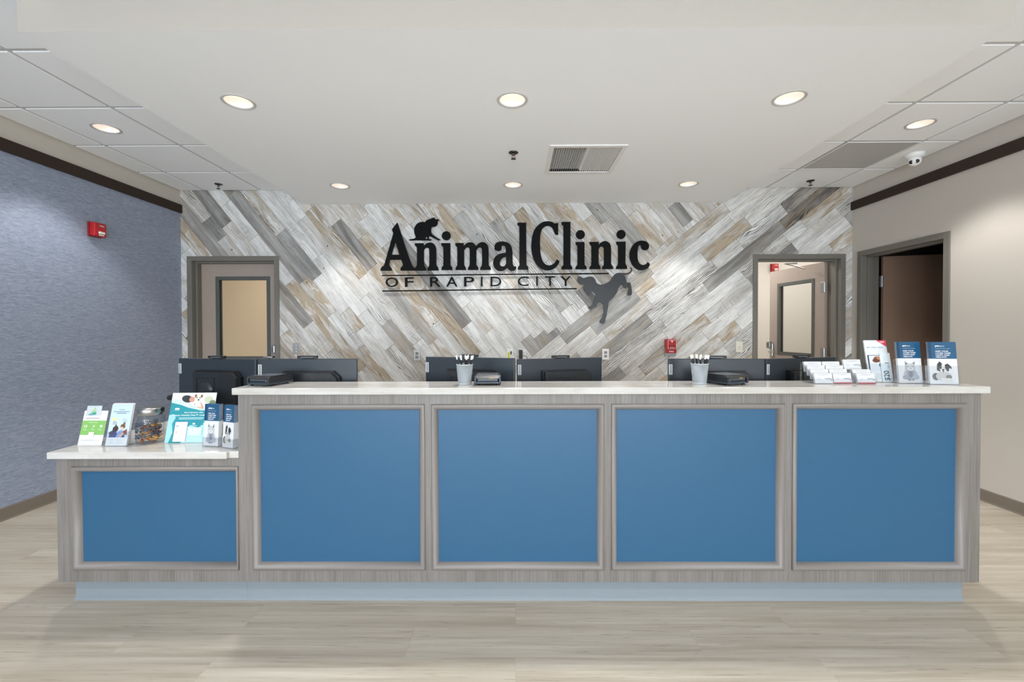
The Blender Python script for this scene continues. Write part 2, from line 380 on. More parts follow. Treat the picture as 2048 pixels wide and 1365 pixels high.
# ---- back wall : structure boxes with door openings + plank skin
D1 = (-3.482, -2.588, 2.086); D2 = (2.602, 3.487, 2.084)
rects = [(XL, D1[0], 0, CE), (D1[0], D1[1], D1[2], CE), (D1[1], D2[0], 0, CE), (D2[0], D2[1], D2[2], CE), (D2[1], XR, 0, CE)]
random.seed(11)
def clip(poly, x0, x1, z0, z1):
    def cut(pl, fin, inter):
        out = []
        for i in range(len(pl)):
            a, b = pl[i-1], pl[i]
            if fin(b):
                if not fin(a): out.append(inter(a, b))
                out.append(b)
            elif fin(a): out.append(inter(a, b))
        return out
    for ax, val, sg in ((0, x0, 1), (0, x1, -1), (1, z0, 1), (1, z1, -1)):
        if not poly: return poly
        poly = cut(poly, lambda p: sg*(p[ax]-val) >= -1e-9, lambda a, b: (lambda t: (a[0]+(b[0]-a[0])*t, a[1]+(b[1]-a[1])*t))((val-a[ax])/(b[ax]-a[ax])))
    return poly
A0 = (.476, 1.278); TH = math.atan2(2.68-1.278, 2.216-.476)
du = (math.cos(TH), math.sin(TH)); dv = (math.sin(TH), -math.cos(TH)); PW = .133
def P2(u, v): return (A0[0]+du[0]*u+dv[0]*v, A0[1]+du[1]*u+dv[1]*v)
planks = []
def rlen(): return random.choice([.24, .35, .45, .6, .6, .75, .9, 1.05, 1.2])
for k in range(-1, 40):                         # lower right field: planks run up to the right
    v0 = k*PW
    if k < 0: continue
    u = -6+random.random()
    while u < 6:
        L = rlen(); planks.append(([P2(u, v0), P2(u+L, v0), P2(u+L, v0+PW), P2(u, v0+PW)], (u, v0, L, 0))); u += L
for j in range(-45, 30):                        # upper left field: planks run down to the right
    u0 = j*PW+.03; v = 0; first = True
    while v > -6.5:
        L = rlen()*(random.random() if first else 1)+.02; first = False
        planks.append(([P2(u0, v-L), P2(u0+PW, v-L), P2(u0+PW, v), P2(u0, v)], (v-L, u0, L, 1))); v -= L
SPEC = [((886, 628), (.25, 1, .75)), ((1020, 440), (.1, .45, .8)), ((1095, 490), (.15, .9, .8)), ((430, 470), (.75, .0, 1)), ((690, 470), (.85, .1, .2)), ((545, 480), (.7, .1, .3)), ((1580, 430), (.7, .2, 1)),
        ((1640, 395), (1, .4, 1)), ((1550, 480), (.9, .1, .2)), ((1475, 520), (.8, .1, .2)), ((1270, 700), (.1, .1, 1)), ((1380, 600), (.05, .1, 1)), ((1440, 690), (.05, .75, .1)), ((1310, 650), (.1, .1, 1)), ((740, 480), (.0, .95, .1)), ((1200, 570), (.2, .5, .9)),
        ((1120, 620), (.4, .2, .95)), ((700, 640), (.05, .8, .2)), ((590, 620), (.75, .2, .4)), ((920, 440), (.6, .0, .2)), ((1480, 470), (.35, .8, .3)), ((1230, 440), (.6, .1, .3)), ((650, 660), (.05, .9, .35)), ((1215, 610), (.6, .3, .8)), ((800, 445), (.0, .9, .1)), ((1640, 560), (.8, .2, 1))]
def sxz(px): return (px[0]-1024)*.005385-.03, 1.331+(670-px[1])*.005385
specs = [(sxz(p), a) for p, a in SPEC]
vs, fs, uv1, uv2, cols = [], [], [], [], []
for quad, (a0, b0, L, kind) in planks:
    cxq = sum(p[0] for p in quad)/4; czq = sum(p[1] for p in quad)/4
    if not (XL-.8 < cxq < XR+.8 and -.5 < czq < CE+.8): continue
    r = random.random()
    tone = random.random()**2*.22; tan = max(0, random.random()-.35)*.8; gr = random.random()**1.2*.85
    if r < .12: tone = .5+random.random()*.35
    elif r < .26: tan = .65+random.random()*.35
    elif r < .38: gr = .95; tone *= .6
    for (sx_, sz_), att in specs:
        q = quad; ins = True
        for i in range(4):
            a, b = q[i], q[(i+1) % 4]
            cr = (b[0]-a[0])*(sz_-a[1])-(b[1]-a[1])*(sx_-a[0])
            if i == 0: s0 = cr
            elif cr*s0 < 0: ins = False
        if ins: tone, tan, gr = att
    ou, ov = random.random()*50, random.random()*50
    for (x0, x1, z0, z1) in rects:
        cxm, czm = sum(p[0] for p in quad)/4, sum(p[1] for p in quad)/4
        # plank drawn 1.2 mm short on every side so the dark backing shows as the joint
        fl_, fw_ = (L-.0024)/L, (PW-.0022)/PW
        q2 = []
        for p in quad:
            e1 = (p[0]-cxm)*du[0]+(p[1]-czm)*du[1]; e2 = (p[0]-cxm)*dv[0]+(p[1]-czm)*dv[1]
            k1, k2 = (fl_, fw_) if kind == 0 else (fw_, fl_)
            q2.append((cxm+du[0]*e1*k1+dv[0]*e2*k2, czm+du[1]*e1*k1+dv[1]*e2*k2))
        pl = clip(q2, x0, x1, z0, z1)
        if len(pl) < 3: continue
        if sum(pl[i-1][0]*pl[i][1]-pl[i][0]*pl[i-1][1] for i in range(len(pl))) < 0: pl = pl[::-1]
        base = len(vs); vs += [(x, YB, z) for x, z in pl]; fs.append(list(range(base, base+len(pl))))
        for x, z in pl:
            ru, rv = (x-A0[0])*du[0]+(z-A0[1])*du[1], (x-A0[0])*dv[0]+(z-A0[1])*dv[1]
            al, ac = (ru-a0, rv-b0) if kind == 0 else (rv-a0, ru-b0)
            uv1.append((al+ou, ac+ov)); uv2.append((al, ac)); cols.append((tone, tan, gr, 1))
me = bpy.data.meshes.new('wall_back'); me.from_pydata(vs, [], fs)
l1 = me.uv_layers.new(name='UVMap'); l2 = me.uv_layers.new(name='EDGE'); ca = me.color_attributes.new('rnd', 'FLOAT_COLOR', 'CORNER')
me.materials.append(PLANK)
l1 = me.uv_layers['UVMap']; l2 = me.uv_layers['EDGE']; ca = me.color_attributes['rnd']
for i in range(len(uv1)):
    l1.data[i].uv = uv1[i]; l2.data[i].uv = (1.0, 1.0); ca.data[i].color = cols[i]
me.update()
wb = bpy.data.objects.new('wall_back', me); C.objects.link(wb)
me.materials.append(PAINT); me.materials.append(M('6d665d', .8))
tag(wb, 'whitewashed plank wall laid on two diagonals', None, None, 'structure')
bmw = bmesh.new(); bmw.from_mesh(me)
for (x0, x1, z0, z1) in rects:
    r_ = bmesh.ops.create_cube(bmw, size=1)
    for v in r_['verts']: v.co = Vector((x0+(v.co.x+.5)*(x1-x0), YB+.0006+(v.co.y+.5)*.13, z0+(v.co.z+.5)*(z1-z0)))
    for f in {f for v in r_['verts'] for f in v.link_faces}: f.material_index = 2 if f.calc_center_median().y < YB+.01 else 1
bmw.to_mesh(me); bmw.free()

# ------------------------------------------------------------------ ceiling
def circ(cx, cy, r, n=40): return [(cx+r*math.cos(2*math.pi*i/n), cy+r*math.sin(2*math.pi*i/n)) for i in range(n)]
def rect(x0, x1, y0, y1): return [(x0, y0), (x1, y0), (x1, y1), (x0, y1)]
LR = .078
soff_l = [(-1.637, 2.633), (-.010, 2.631), (1.619, 2.629), (-1.638, 4.163), (-.012, 4.159), (1.626, 4.156)]
grid_l = [(-3.038, 3.293), (2.994, 3.297)]
rear_l = [(-2.4, -.2), (0, -.2), (2.4, -.2), (-2.4, -2.6), (0, -2.6), (2.4, -2.6)]
VX0, VX1, VY0, VY1 = .262, .838, 3.268, 3.850
SL, SR, SF = -2.253, 2.242, 2.010
mb = MB()
v_, f_ = curve_mesh([rect(SL, SR, SF, YB-.002)]+[circ(x, y, LR) for x, y in soff_l]+[rect(VX0+.02, VX1-.02, VY0+.02, VY1-.02)])
mb.add([(a, b, SZ) for a, b, c in v_], f_, CEILP)
mb.add([(SL, SF, SZ), (SR, SF, SZ), (SR, SF, CE), (SL, SF, CE)], [(0, 1, 2, 3)], mat_textured('beige_fascia_paint', 'bab4ac', .6, 160, .08, .3, .02))
mb.add([(SL, SF, SZ), (SL, YB-.002, SZ), (SL, YB-.002, CE), (SL, SF, CE)], [(0, 1, 2, 3)], CEILP)
mb.add([(SR, SF, SZ), (SR, YB-.002, SZ), (SR, YB-.002, CE), (SR, SF, CE)], [(0, 1, 2, 3)], CEILP)
so = mb.build('ceiling'); tag(so, 'smooth white dropped ceiling over the counter', None, None, 'structure')
# tile grid: tiles hang 7 mm below the T-bar plane
mb = MB(); g = .015
xs_l = [XL+.001, -3.336, -2.726, -2.116, -1.506, -.896, -.286, .324, .934, 1.544, 2.076, 2.686, 3.296, XR-.001]
ys = [2.989+.61*k for k in range(-13, 3)]; ys = [REAR]+ys+[YB-.001]
holes = {}
for i in range(len(xs_l)-1):
    for j in range(len(ys)-1):
        x0, x1, y0, y1 = xs_l[i], xs_l[i+1], ys[j], ys[j+1]
        if y0 > SF-.3 and x0 > SL+.1 and x1 < SR-.1: continue
        if abs(x0-2.686) < .01 and abs(y0-3.599) < .02: continue      # return grille sits here
        a, b, c, d = x0+g, x1-g, y0+g, y1-g
        hs = [(x, y) for x, y in grid_l+rear_l if a < x < b and c < y < d]
        if hs:
            v_, f_ = curve_mesh([rect(a, b, c, d)]+[circ(x, y, LR) for x, y in hs])
            mb.add([(p, q, CE-.007) for p, q, r in v_], f_, TILE)
        else: mb.add([(a, c, CE-.007), (b, c, CE-.007), (b, d, CE-.007), (a, d, CE-.007)], [(0, 1, 2, 3)], TILE)
        q = [(a, c), (b, c), (b, d), (a, d)]
        for k in range(4):
            (p0, q0), (p1, q1) = q[k], q[(k+1) % 4]
            mb.add([(p0, q0, CE-.007), (p1, q1, CE-.007), (p1, q1, CE), (p0, q0, CE)], [(0, 1, 2, 3)], TILE)
v_, f_ = curve_mesh([rect(XL, XR, REAR, YB)]+[circ(x, y, LR+.01) for x, y in grid_l+rear_l])
mb.add([(a, b, CE) for a, b, c in v_], f_, GRID)
tag(mb.build('ceiling'), 'white lay-in tile ceiling with T-bar grid', None, None, 'structure')
mb = MB(); mb.box(XL-.2, XR+.2, REAR-.2, YB+.13, CE+.16, CE+.2, CEILP)
tag(mb.build('ceiling'), None, None, None, 'structure')

# ------------------------------------------------------------------ downlights
LAMP = emis('lamp_glow', (1, .90, .80, 1), 2.5)
m, nt, b = newmat('lit_reflector'); b.inputs['Base Color'].default_value = (.92, .88, .84, 1); b.inputs['Roughness'].default_value = .25
b.inputs['Emission Color'].default_value = (1, .80, .66, 1); b.inputs['Emission Strength'].default_value = .10; REFL = m
def downlight(x, y, z, label, group, pw):
    t = thing('downlight', label, 'ceiling light', (x, y, z), 0, group)
    mb = MB(); mb.lathe([(.076, .002), (.0765, -.003), (.084, -.0045), (.0915, -.003), (.093, .0)], M('c6c6c4', .4), 48); mb.build('trim_ring', t)
    mb = MB(); mb.lathe([(.077, -.001), (.070, .03), (.056, .065), (.040, .09), (.034, .10)], REFL, 40); mb.build('reflector', t)
    mb = MB(); mb.lathe([(.0335, .099), (.022, .086), (.011, .082), (.0005, .081)], LAMP, 20); mb.build('lamp', t)
    if pw:
        s = spot('downlight_beam', (x, y, z-.012), pw)
    return t
ROWS = 'recessed round downlights in the ceiling'
for (x, y), lb in zip(soff_l, ['left of the three large downlights across the smooth ceiling', 'middle one of the three large downlights across the smooth ceiling', 'right one of the three large downlights across the smooth ceiling',
                               'small-looking downlight nearest the plank wall, left of the three', 'downlight nearest the plank wall, middle of the three, centred over the sign', 'downlight nearest the plank wall, right of the three']):
    downlight(x, y, SZ, lb, ROWS, 46 if y < 3 else 25)
downlight(grid_l[0][0], grid_l[0][1], CE-.007, 'round downlight in the tile ceiling above the blue wall', ROWS, 29)
downlight(grid_l[1][0], grid_l[1][1], CE-.007, 'round downlight in the tile ceiling near the security camera', ROWS, 38)
for x, y in rear_l: spot('rear_fill_spot', (x, y, CE-.02), 44, 120, .5)  # unseen spots added behind the camera; their floor bounce brightens the ceiling

# ------------------------------------------------------------------ ceiling fittings
def sprinkler(x, y, z, label):
    t = thing('sprinkler_head', label, 'sprinkler', (x, y, z), 0, 'sprinkler heads in the ceiling')
    D = M('55524c', .35, 1)
    mb = MB(); mb.lathe([(.036, 0), (.037, -.004), (.030, -.009), (.014, -.011), (.0005, -.011)], D, 28); mb.build('escutcheon', t)
    mb = MB(); mb.lathe([(.009, -.010), (.009, -.022), (.006, -.024)], D, 12)
    for s in (-1, 1): mb.tube([(s*.008, 0, -.022), (s*.013, 0, -.034), (s*.004, 0, -.046)], .0022, D, 6)
    mb.tube([(0, 0, -.022), (0, 0, -.048)], .0022, M('a03a2a', .3), 6); mb.build('body', t)
    mb = MB(); mb.lathe([(.0005, -.047), (.018, -.048), (.020, -.0505), (.0005, -.051)], D, 20); mb.build('deflector', t)
sprinkler(-.006, 3.402, SZ, 'dark sprinkler head in the smooth ceiling beside the air vent')
sprinkler(-3.043, 4.549, CE-.007, 'dark sprinkler head in the tiles on the left near the plank wall')
sprinkler(3.011, 4.533, CE-.007, 'dark sprinkler head in the tiles on the right near the plank wall')
# supply vent
t = thing('supply_air_vent', 'square white louvred air vent in the smooth ceiling', 'air vent', ((VX0+VX1)/2, (VY0+VY1)/2, SZ))
hx, hy = (VX1-VX0)/2, (VY1-VY0)/2; WV = M('e9e9e7', .45)
mb = MB(); v_, f_ = curve_mesh([rect(-hx, hx, -hy, hy), rect(-hx+.035, hx-.035, -hy+.035, hy-.035)], .008)
mb.add([(a, b, c-.004) for a, b, c in v_], f_, WV); mb.build('frame', t)
mb = MB(); n = 28; wx = 2*(hx-.037)
for i in range(n):
    x = -hx+.037+wx*(i+.5)/n; s = -.55 if i < n/2 else 1.5
    tx = .0085; x0, x1 = (x+s*tx*.6, x-s*tx*.6)
    mb.add([(x0-.0008, -hy+.036, -.002), (x0-.0008, hy-.036, -.002), (x1-.0008, hy-.036, .016), (x1-.0008, -hy+.036, .016),
            (x0+.0008, -hy+.036, -.002), (x0+.0008, hy-.036, -.002), (x1+.0008, hy-.036, .016), (x1+.0008, -hy+.036, .016)],
           [(0, 1, 2, 3), (4, 5, 6, 7), (0, 1, 5, 4), (2, 3, 7, 6)], WV)
mb.build('louvre_blades', t)
mb = MB()
for i in range(22):
    y = -hy+.04+2*(hy-.04)*i/21; mb.box(-hx+.037, hx-.037, y-.0012, y+.0012, .022, .036, WV)
mb.build('rear_blades', t)
mb = MB(); D = M('22231f', .8)
for a, b, c, d in ((-hx+.03, -hx+.032, -hy+.03, hy-.03), (hx-.032, hx-.03, -hy+.03, hy-.03), (-hx+.03, hx-.03, -hy+.03, -hy+.032), (-hx+.03, hx-.03, hy-.032, hy-.03)): mb.box(a, b, c, d, .0, .12, D)
mb.box(-hx+.03, hx-.03, -hy+.03, hy-.03, .12, .122, D); mb.build('duct_box', t)
# return grille
t = thing('return_air_grille', 'grey perforated grille panel in the tiles beside the camera', 'air vent', (2.991, 3.904, CE-.006))
mb = MB(); mb.box(-.294, .294, -.294, .294, -.003, .003, mat_perforated('eggcrate', 'd2d2d0', '8a8a88', .0135, .36)); mb.build('perforated_panel', t)
mb = MB(); v_, f_ = curve_mesh([rect(-.299, .299, -.299, .299), rect(-.290, .290, -.290, .290)], .008)
mb.add([(a, b, c-.002) for a, b, c in v_], f_, WV); mb.build('frame', t)
# security camera
t = thing('security_camera', 'white turret security camera hanging from the ceiling tiles', 'security camera', (3.459, 3.86, CE-.007))
W2 = M('ececeb', .35)
mb = MB(); mb.lathe([(.001, 0), (.070, 0), (.070, -.012), (.060, -.026), (.052, -.040), (.001, -.040)], W2, 36); mb.build('base', t)
mb = MB(); bmx = bmesh.new(); bmesh.ops.create_uvsphere(bmx, u_segments=28, v_segments=18, radius=.047)
bmesh.ops.translate(bmx, verts=bmx.verts, vec=(0, 0, -.058)); mb.bm(bmx, W2, True); ball = mb.build('ball', t)
d = Vector((-.66, -.62, -.42)).normalized(); sx = d.cross(Vector((0, 0, 1))).normalized(); uz = sx.cross(d)
for s, nm in ((-1, 'lens'), (1, 'infrared_window')):
    mb = MB(); c = Vector((0, 0, -.058))+d*.0405+sx*s*.019
    T = Matrix((( sx.x, uz.x, d.x, c.x), (sx.y, uz.y, d.y, c.y), (sx.z, uz.z, d.z, c.z), (0, 0, 0, 1))); mb.T = T
    mb.lathe([(.0150, -.004), (.0150, .004), (.0005, .0045)], M('101114', .15), 24)
    if s < 0: mb.lathe([(.008, .0048), (.0005, .0052)], M('5a5a5a', .3, 1), 20)
    mb.T = None; mb.build(nm, t)

# ------------------------------------------------------------------ doors
def frame_parts(par, x0, x1, zt, yb, face=.05, depth=.17, mat=FRAME):
    """hollow metal frame around an opening in the back wall; face side at y = YB"""
    mb = MB(); y0 = YB-.012; y1 = yb
    mb.bbox(x0-face, x0+.001, y0, YB+.03, 0, zt+face, mat, .002); mb.bbox(x1-.001, x1+face, y0, YB+.03, 0, zt+face, mat, .002); mb.bbox(x0, x1, y0, YB+.03, zt-.001, zt+face, mat, .002)
    mb.box(x0-.01, x0+.002, YB, y1, 0, zt, mat); mb.box(x1-.002, x1+.01, YB, y1, 0, zt, mat); mb.box(x0, x1, YB, y1, zt-.002, zt+.01, mat)
    mb.bbox(x0, x0+.018, YB+.05, YB+.115, 0, zt-.016, mat, .002); mb.bbox(x1-.018, x1, YB+.05, YB+.115, 0, zt-.016, mat, .002); mb.bbox(x0, x1, YB+.05, YB+.115, zt-.018, zt, mat, .002)
    return mb.build('door_frame', par)
def leaf(par, W_, H_, gx0, gx1, gz0, gz1, mat, name='door_leaf'):
    """local: hinge at x=0, leaf towards -x; thickness in y 0..0.045; face looks to -y"""
    mb = MB(); T = .045
    mb.box(-W_, 0, 0, T, .01, gz0, mat); mb.box(-W_, 0, 0, T, gz1, H_, mat); mb.box(-W_, gx0, 0, T, gz0, gz1, mat); mb.box(gx1, 0, 0, T, gz0, gz1, mat)
    o = mb.build(name, par)
    mb = MB(); K = M('595b58', .4)
    for a, b in ((-.006, .006), (T-.006, T+.006)):
        v_, f_ = curve_mesh([rect(gx0-.012, gx1+.012, gz0-.012, gz1+.012), rect(gx0+.026, gx1-.026, gz0+.026, gz1-.026)], b-a)
        mb.add([(p, (a+b)/2+r, q) for p, q, r in v_], f_, K)
    mb.build('glazing_frame', par)
    mb = MB(); mb.box(gx0, gx1, T/2-.003, T/2+.003, gz0, gz1, GLASS); mb.build('glass_pane', par)
    return o
def lever_lock(par, x, z, s=1, y=0):
    mb = MB(); mb.bbox(x-.022, x+.022, y-.022, y, z-.06, z+.11, STEEL, .006); mb.bbox(x-.030, x+.026, y-.072, y-.018, z+.040, z+.135, STEEL, .014, 3)
    for i in range(5): mb.box(x-.020, x+.014, y-.0735, y-.072, z+.060+i*.012, z+.066+i*.012, M('3a3d40', .4))
    lk = mb.build('keypad_lock', par)
    mb = MB(); mb.tube([(x, y-.01, z), (x, y-.055, z), (x+s*.02, y-.062, z), (x+s*.11, y-.062, z)], .009, STEEL, 10); mb.build('lever_handle', lk)
d1 = thing('door_1', 'closed taupe door with a glass panel in the plank wall, left side', None, (0, 0, 0), 0, None, 'structure')
frame_parts(d1, D1[0], D1[1], D1[2], 4.95)
lf = thing('x', None, None)  # placeholder transform parent is avoided: bake
bpy.data.objects.remove(lf)
class TMB(MB): pass
_bakeT = [None]
_ob = MB.build
def _b2(s, name, parent=None):
    if _bakeT[0] is not None: s.v = [_bakeT[0] @ v for v in s.v]
    return _ob(s, name, parent)
MB.build = _b2
def baked(T):
    _bakeT[0] = T
baked(Matrix.Translation((D1[1]-.003, 4.882, 0)))
leaf(d1, .888, 2.08, -.705, -.125, 1.02, 1.92, LEAF)
lever_lock(d1, -.055, 1.04, -1)
baked(None)
d2 = thing('door_2', 'open taupe door with glass panel in the plank wall, right side', None, (0, 0, 0), 0, None, 'structure')
frame_parts(d2, D2[0], D2[1], D2[2], 4.95)
ang = R(-83)      # swung away from the viewer
baked(Matrix.Translation((D2[1]-.035, 4.955, 0)) @ Matrix.Rotation(ang, 4, 'Z'))
leaf(d2, .875, 2.08, -.72, -.15, 1.02, 1.90, LEAF)
lever_lock(d2, -.82, 1.04, 1)
mb = MB(); mb.box(-.876, 0, .0, .002, 0, .001, LEAF)
for z in (.28, 1.06, 1.80):
    mb = MB(); mb.bbox(-.045, .004, -.004, .0, z-.057, z+.057, STEEL, .001); mb.lathe([(.006, z-.058), (.006, z+.058)], STEEL, 10, (.004, -.006, 0)); mb.box(.0, .03, -.004, -.001, z-.057, z+.057, STEEL)
    mb.build('hinge', d2)
mb = MB(); mb.tube([(-.33, -.01, 2.055), (-.33, -.05, 2.07)], .008, STEEL, 8); baked(None)
mb = MB(); mb.tube([(3.36, 5.15, 2.03), (3.12, 5.02, 2.055), (3.02, 4.965, 2.06)], .007, STEEL, 8); mb.tube([(3.02, 4.965, 2.06), (3.14, 4.94, 2.062)], .007, STEEL, 8)
mb.build('closer_arm', d2)
# door 3 : in the right wall, opening into a dark room
d3 = thing('door_3', 'open brown door in the right-hand wall leading to a dark room', None, (0, 0, 0), 0, None, 'structure')
mb = MB(); fc = .052; x0 = XR-.012
mb.bbox(x0, XR+.03, D3a-fc, D3a+.001, 0, D3t+fc, FRAME, .002); mb.bbox(x0, XR+.03, D3b-.001, D3b+fc, 0, D3t+fc, FRAME, .002); mb.bbox(x0, XR+.03, D3a, D3b, D3t-.001, D3t+fc, FRAME, .002)
mb.box(XR, XR+.17, D3a-.01, D3a+.002, 0, D3t, FRAME); mb.box(XR, XR+.17, D3b-.002, D3b+.01, 0, D3t, FRAME); mb.box(XR, XR+.17, D3a, D3b, D3t-.002, D3t+.01, FRAME)
mb.bbox(XR+.045, XR+.105, D3b-.018, D3b, 0, D3t-.01, FRAME, .002); mb.bbox(XR+.045, XR+.105, D3a, D3a+.018, 0, D3t-.01, FRAME, .002); mb.bbox(XR+.045, XR+.105, D3a, D3b, D3t-.018, D3t, FRAME, .002)
mb.build('door_frame', d3)
baked(Matrix.Translation((XR+.185, D3b-.012, 0)) @ Matrix.Rotation(R(-14), 4, 'Z'))
mb = MB(); mb.bbox(.0, .87, -.045, 0, .01, 2.075, LEAFD, .002); mb.build('door_leaf', d3)
for z in (.28, 1.08, 1.82):
    mb = MB(); mb.lathe([(.007, z-.057), (.007, z+.057)], STEEL, 10, (-.012, -.045, 0)); mb.bbox(-.018, .0, -.046, -.012, z-.057, z+.057, STEEL, .001); mb.build('hinge', d3)
baked(None)

# ---- corridor behind the plank wall and dark room behind the right wall
CW = mat_textured('cream_corridor_paint', 'dcd7cf', .6, 160, .05, .3, .02)
mb = MB(); mb.box(-.75, 5.2, 6.75, 6.85, 0, 2.7, CW); mb.box(-5.2, -.75, 6.75, 6.85, 0, 2.7, mat_textured('tan_corridor_paint', 'c6a880', .6, 160, .05, .3, .02)); tag(mb.build('wall_corridor'), None, None, None, 'structure')
mb = MB(); mb.box(-5.2, -5.1, 4.9, 6.8, 0, 2.7, CW); mb.box(5.1, 5.2, 4.9, 6.8, 0, 2.7, CW); mb.box(XR+.02, 5.2, 4.90, 4.95, 0, 2.7, CW); tag(mb.build('wall_corridor'), None, None, None, 'structure')
mb = MB(); mb.box(-5.2, 5.2, 4.89, 6.85, 2.7, 2.76, CEILP); tag(mb.build('ceiling'), None, None, None, 'structure')
mb = MB(); mb.box(-.8, -.7, 4.9, 6.76, 0, 2.7, CW); tag(mb.build('wall_corridor'), None, None, None, 'structure')
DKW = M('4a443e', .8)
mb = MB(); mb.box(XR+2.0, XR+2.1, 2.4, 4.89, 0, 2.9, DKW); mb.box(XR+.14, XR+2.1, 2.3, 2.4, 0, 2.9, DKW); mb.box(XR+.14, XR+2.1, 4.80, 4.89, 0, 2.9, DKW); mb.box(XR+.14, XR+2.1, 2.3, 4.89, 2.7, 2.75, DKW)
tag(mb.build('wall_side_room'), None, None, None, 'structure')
for x, e in ((-3.2, 17), (2.6, 26), (4.4, 15)):
    a = area('corridor_light', (x, 5.9, 2.66), (0, 0, 0), .9, .5, e*.68, (1, .98, .95))

# ---- rear wall with three windows, behind the camera
mb = MB(); px = [XL, -3.4, -1.4, -1.0, 1.0, 1.4, 3.4, XR]
for i in range(0, 7, 2): mb.box(px[i], px[i+1], REAR-.14, REAR, 0, CE, PAINT)
for i in range(1, 7, 2): mb.box(px[i], px[i+1], REAR-.14, REAR, 0, .3, PAINT); mb.box(px[i], px[i+1], REAR-.14, REAR, 2.7, CE, PAINT)
tag(mb.build('wall_rear'), None, None, None, 'structure')
for i, xc in enumerate((-2.4, 0, 2.4)):
    t = thing('window_%d' % (i+1), None, None, (xc, REAR-.07, .3), 0, None, 'structure')
    mb = MB(); v_, f_ = curve_mesh([rect(-1, 1, 0, 2.4), rect(-.95, .95, .05, 2.35)], .06); mb.add([(a, c, b) for a, b, c in v_], f_, FRAME); mb.build('window_frame', t)
    mb = MB(); mb.box(-.96, .96, -.003, .003, .04, 2.36, GLASS); mb.build('window_pane', t)

# ------------------------------------------------------------------ reception counter
YF = 2.1075; BZ = .120; TZ = 1.058; LZ = .7526
X0, XM, X1 = -2.208, -1.327, 2.211
PAN = [(-1.232, -.461), (-.370, .394), (.489, 1.252), (1.349, 2.110)]
def cabinet(par, x0, x1, z1, pans, pz0, pz1, depth, kx0, kx1, name):
    mo = .030
    mb = MB(); loops = [rect(x0, x1, BZ, z1)]+[rect(a-mo+.004, min(b+mo-.004, x1-.004), pz0-mo+.008, pz1+mo-.004) for a, b in pans]
    v_, f_ = curve_mesh(loops, .018); mb.add([(a, YF+.009+c, b) for a, b, c in v_], f_, LAM)
    mb.box(x0, x1, YF+.034, YF+depth, BZ, z1, LAM); mb.box(x0, x0+.018, YF+.017, YF+.036, BZ, z1, LAM); mb.box(x1-.018, x1, YF+.017, YF+.036, BZ, z1, LAM)
    mb.build(name, par)
    for a, b in pans:
        mb = MB(); mb.box(a-.02, b+.012, YF+.018, YF+.030, pz0-.02, pz1+.02, BLUE); mb.build('panel', par)
        # picture-frame moulding: rounded, stands slightly proud and rolls down to the panel
        prof = [(mo, .001), (mo, -.006), (mo-.004, -.010), (mo-.010, -.0105), (mo-.016, -.008), (mo-.022, -.002), (mo-.026, .006), (mo-.0285, .012), (mo-.030, .018)]
        mb = MB(); cs = [(a, pz0, -1, -1), (b, pz0, 1, -1), (b, pz1, 1, 1), (a, pz1, -1, 1)]
        vs_ = []; rs = min(1, (x1-.001-b)/mo)
        for (cx, cz, sx, sz) in cs:
            for o_, y_ in prof: vs_.append((cx+sx*o_*(rs if sx > 0 else 1), YF+y_, cz+sz*o_))
        n = len(prof); fs_ = []
        for k in range(4):
            k2 = (k+1) % 4
            for i in range(n-1): fs_.append((k*n+i, k*n+i+1, k2*n+i+1, k2*n+i))
        mb.add(vs_, fs_, MOLD, True); mb.build('moulding', par)
    mb = MB(); mb.box(kx0, kx1, YF+.058, YF+depth-.05, 0, BZ+.001, RUBBER)
    mb.prism([(0, .0), (-.010, .0), (-.008, .010), (-.002, .016), (0, .018)], RUBBER, lambda u, v, w: (kx0 if w == 0 else kx1, YF+.058+u, v))
    mb.build('toe_kick', par)
MOLD = mat_textured('satin_moulding', '827c78', .40, 90, .03, .6, .05)
t = thing('reception_counter', 'tall grey laminate reception counter with four blue panels', 'counter', (0, 0, 0))
cabinet(t, XM, X1, TZ-.032, PAN, .210, .947, .20, XM, 2.190, 'carcass')
t = thing('side_counter', 'low grey laminate counter section with a single blue panel', 'counter', (0, 0, 0))
cabinet(t, X0, XM-.0005, LZ-.032, [(-2.102, -1.345)], .210, .650, .70, -2.182, XM-.0005, 'carcass')
mb = MB(); mb.bbox(-1.345, 2.235, 2.0865, 2.352, TZ-.032, TZ, STONE, .003); tag(mb.build('upper_countertop'), 'long cream stone top of the tall reception counter', 'countertop')
mb = MB(); mb.bbox(-2.234, -1.373, 2.0865, YF-.0005, LZ-.032, LZ, STONE, .003); mb.bbox(-2.234, -1.3275, YF-.0006, 2.84, LZ-.032, LZ, STONE, .0005)
tag(mb.build('lower_countertop'), 'short cream stone top on the low counter at left', 'countertop')
mb = MB(); DESK = M('e6e4e0', .45); mb.bbox(-1.32, 2.20, YF+.205, 3.0, .71, .74, DESK, .002)  # desk made near-white to bounce downlight onto the ceiling; hidden from view
for x in (-1.30, 0, 1.2, 2.18): mb.box(x-.015, x+.015, YF+.22, 2.95, 0, .71, DESK)
tag(mb.build('work_desk'), 'pale work surface behind the tall counter holding the monitors', 'desk')
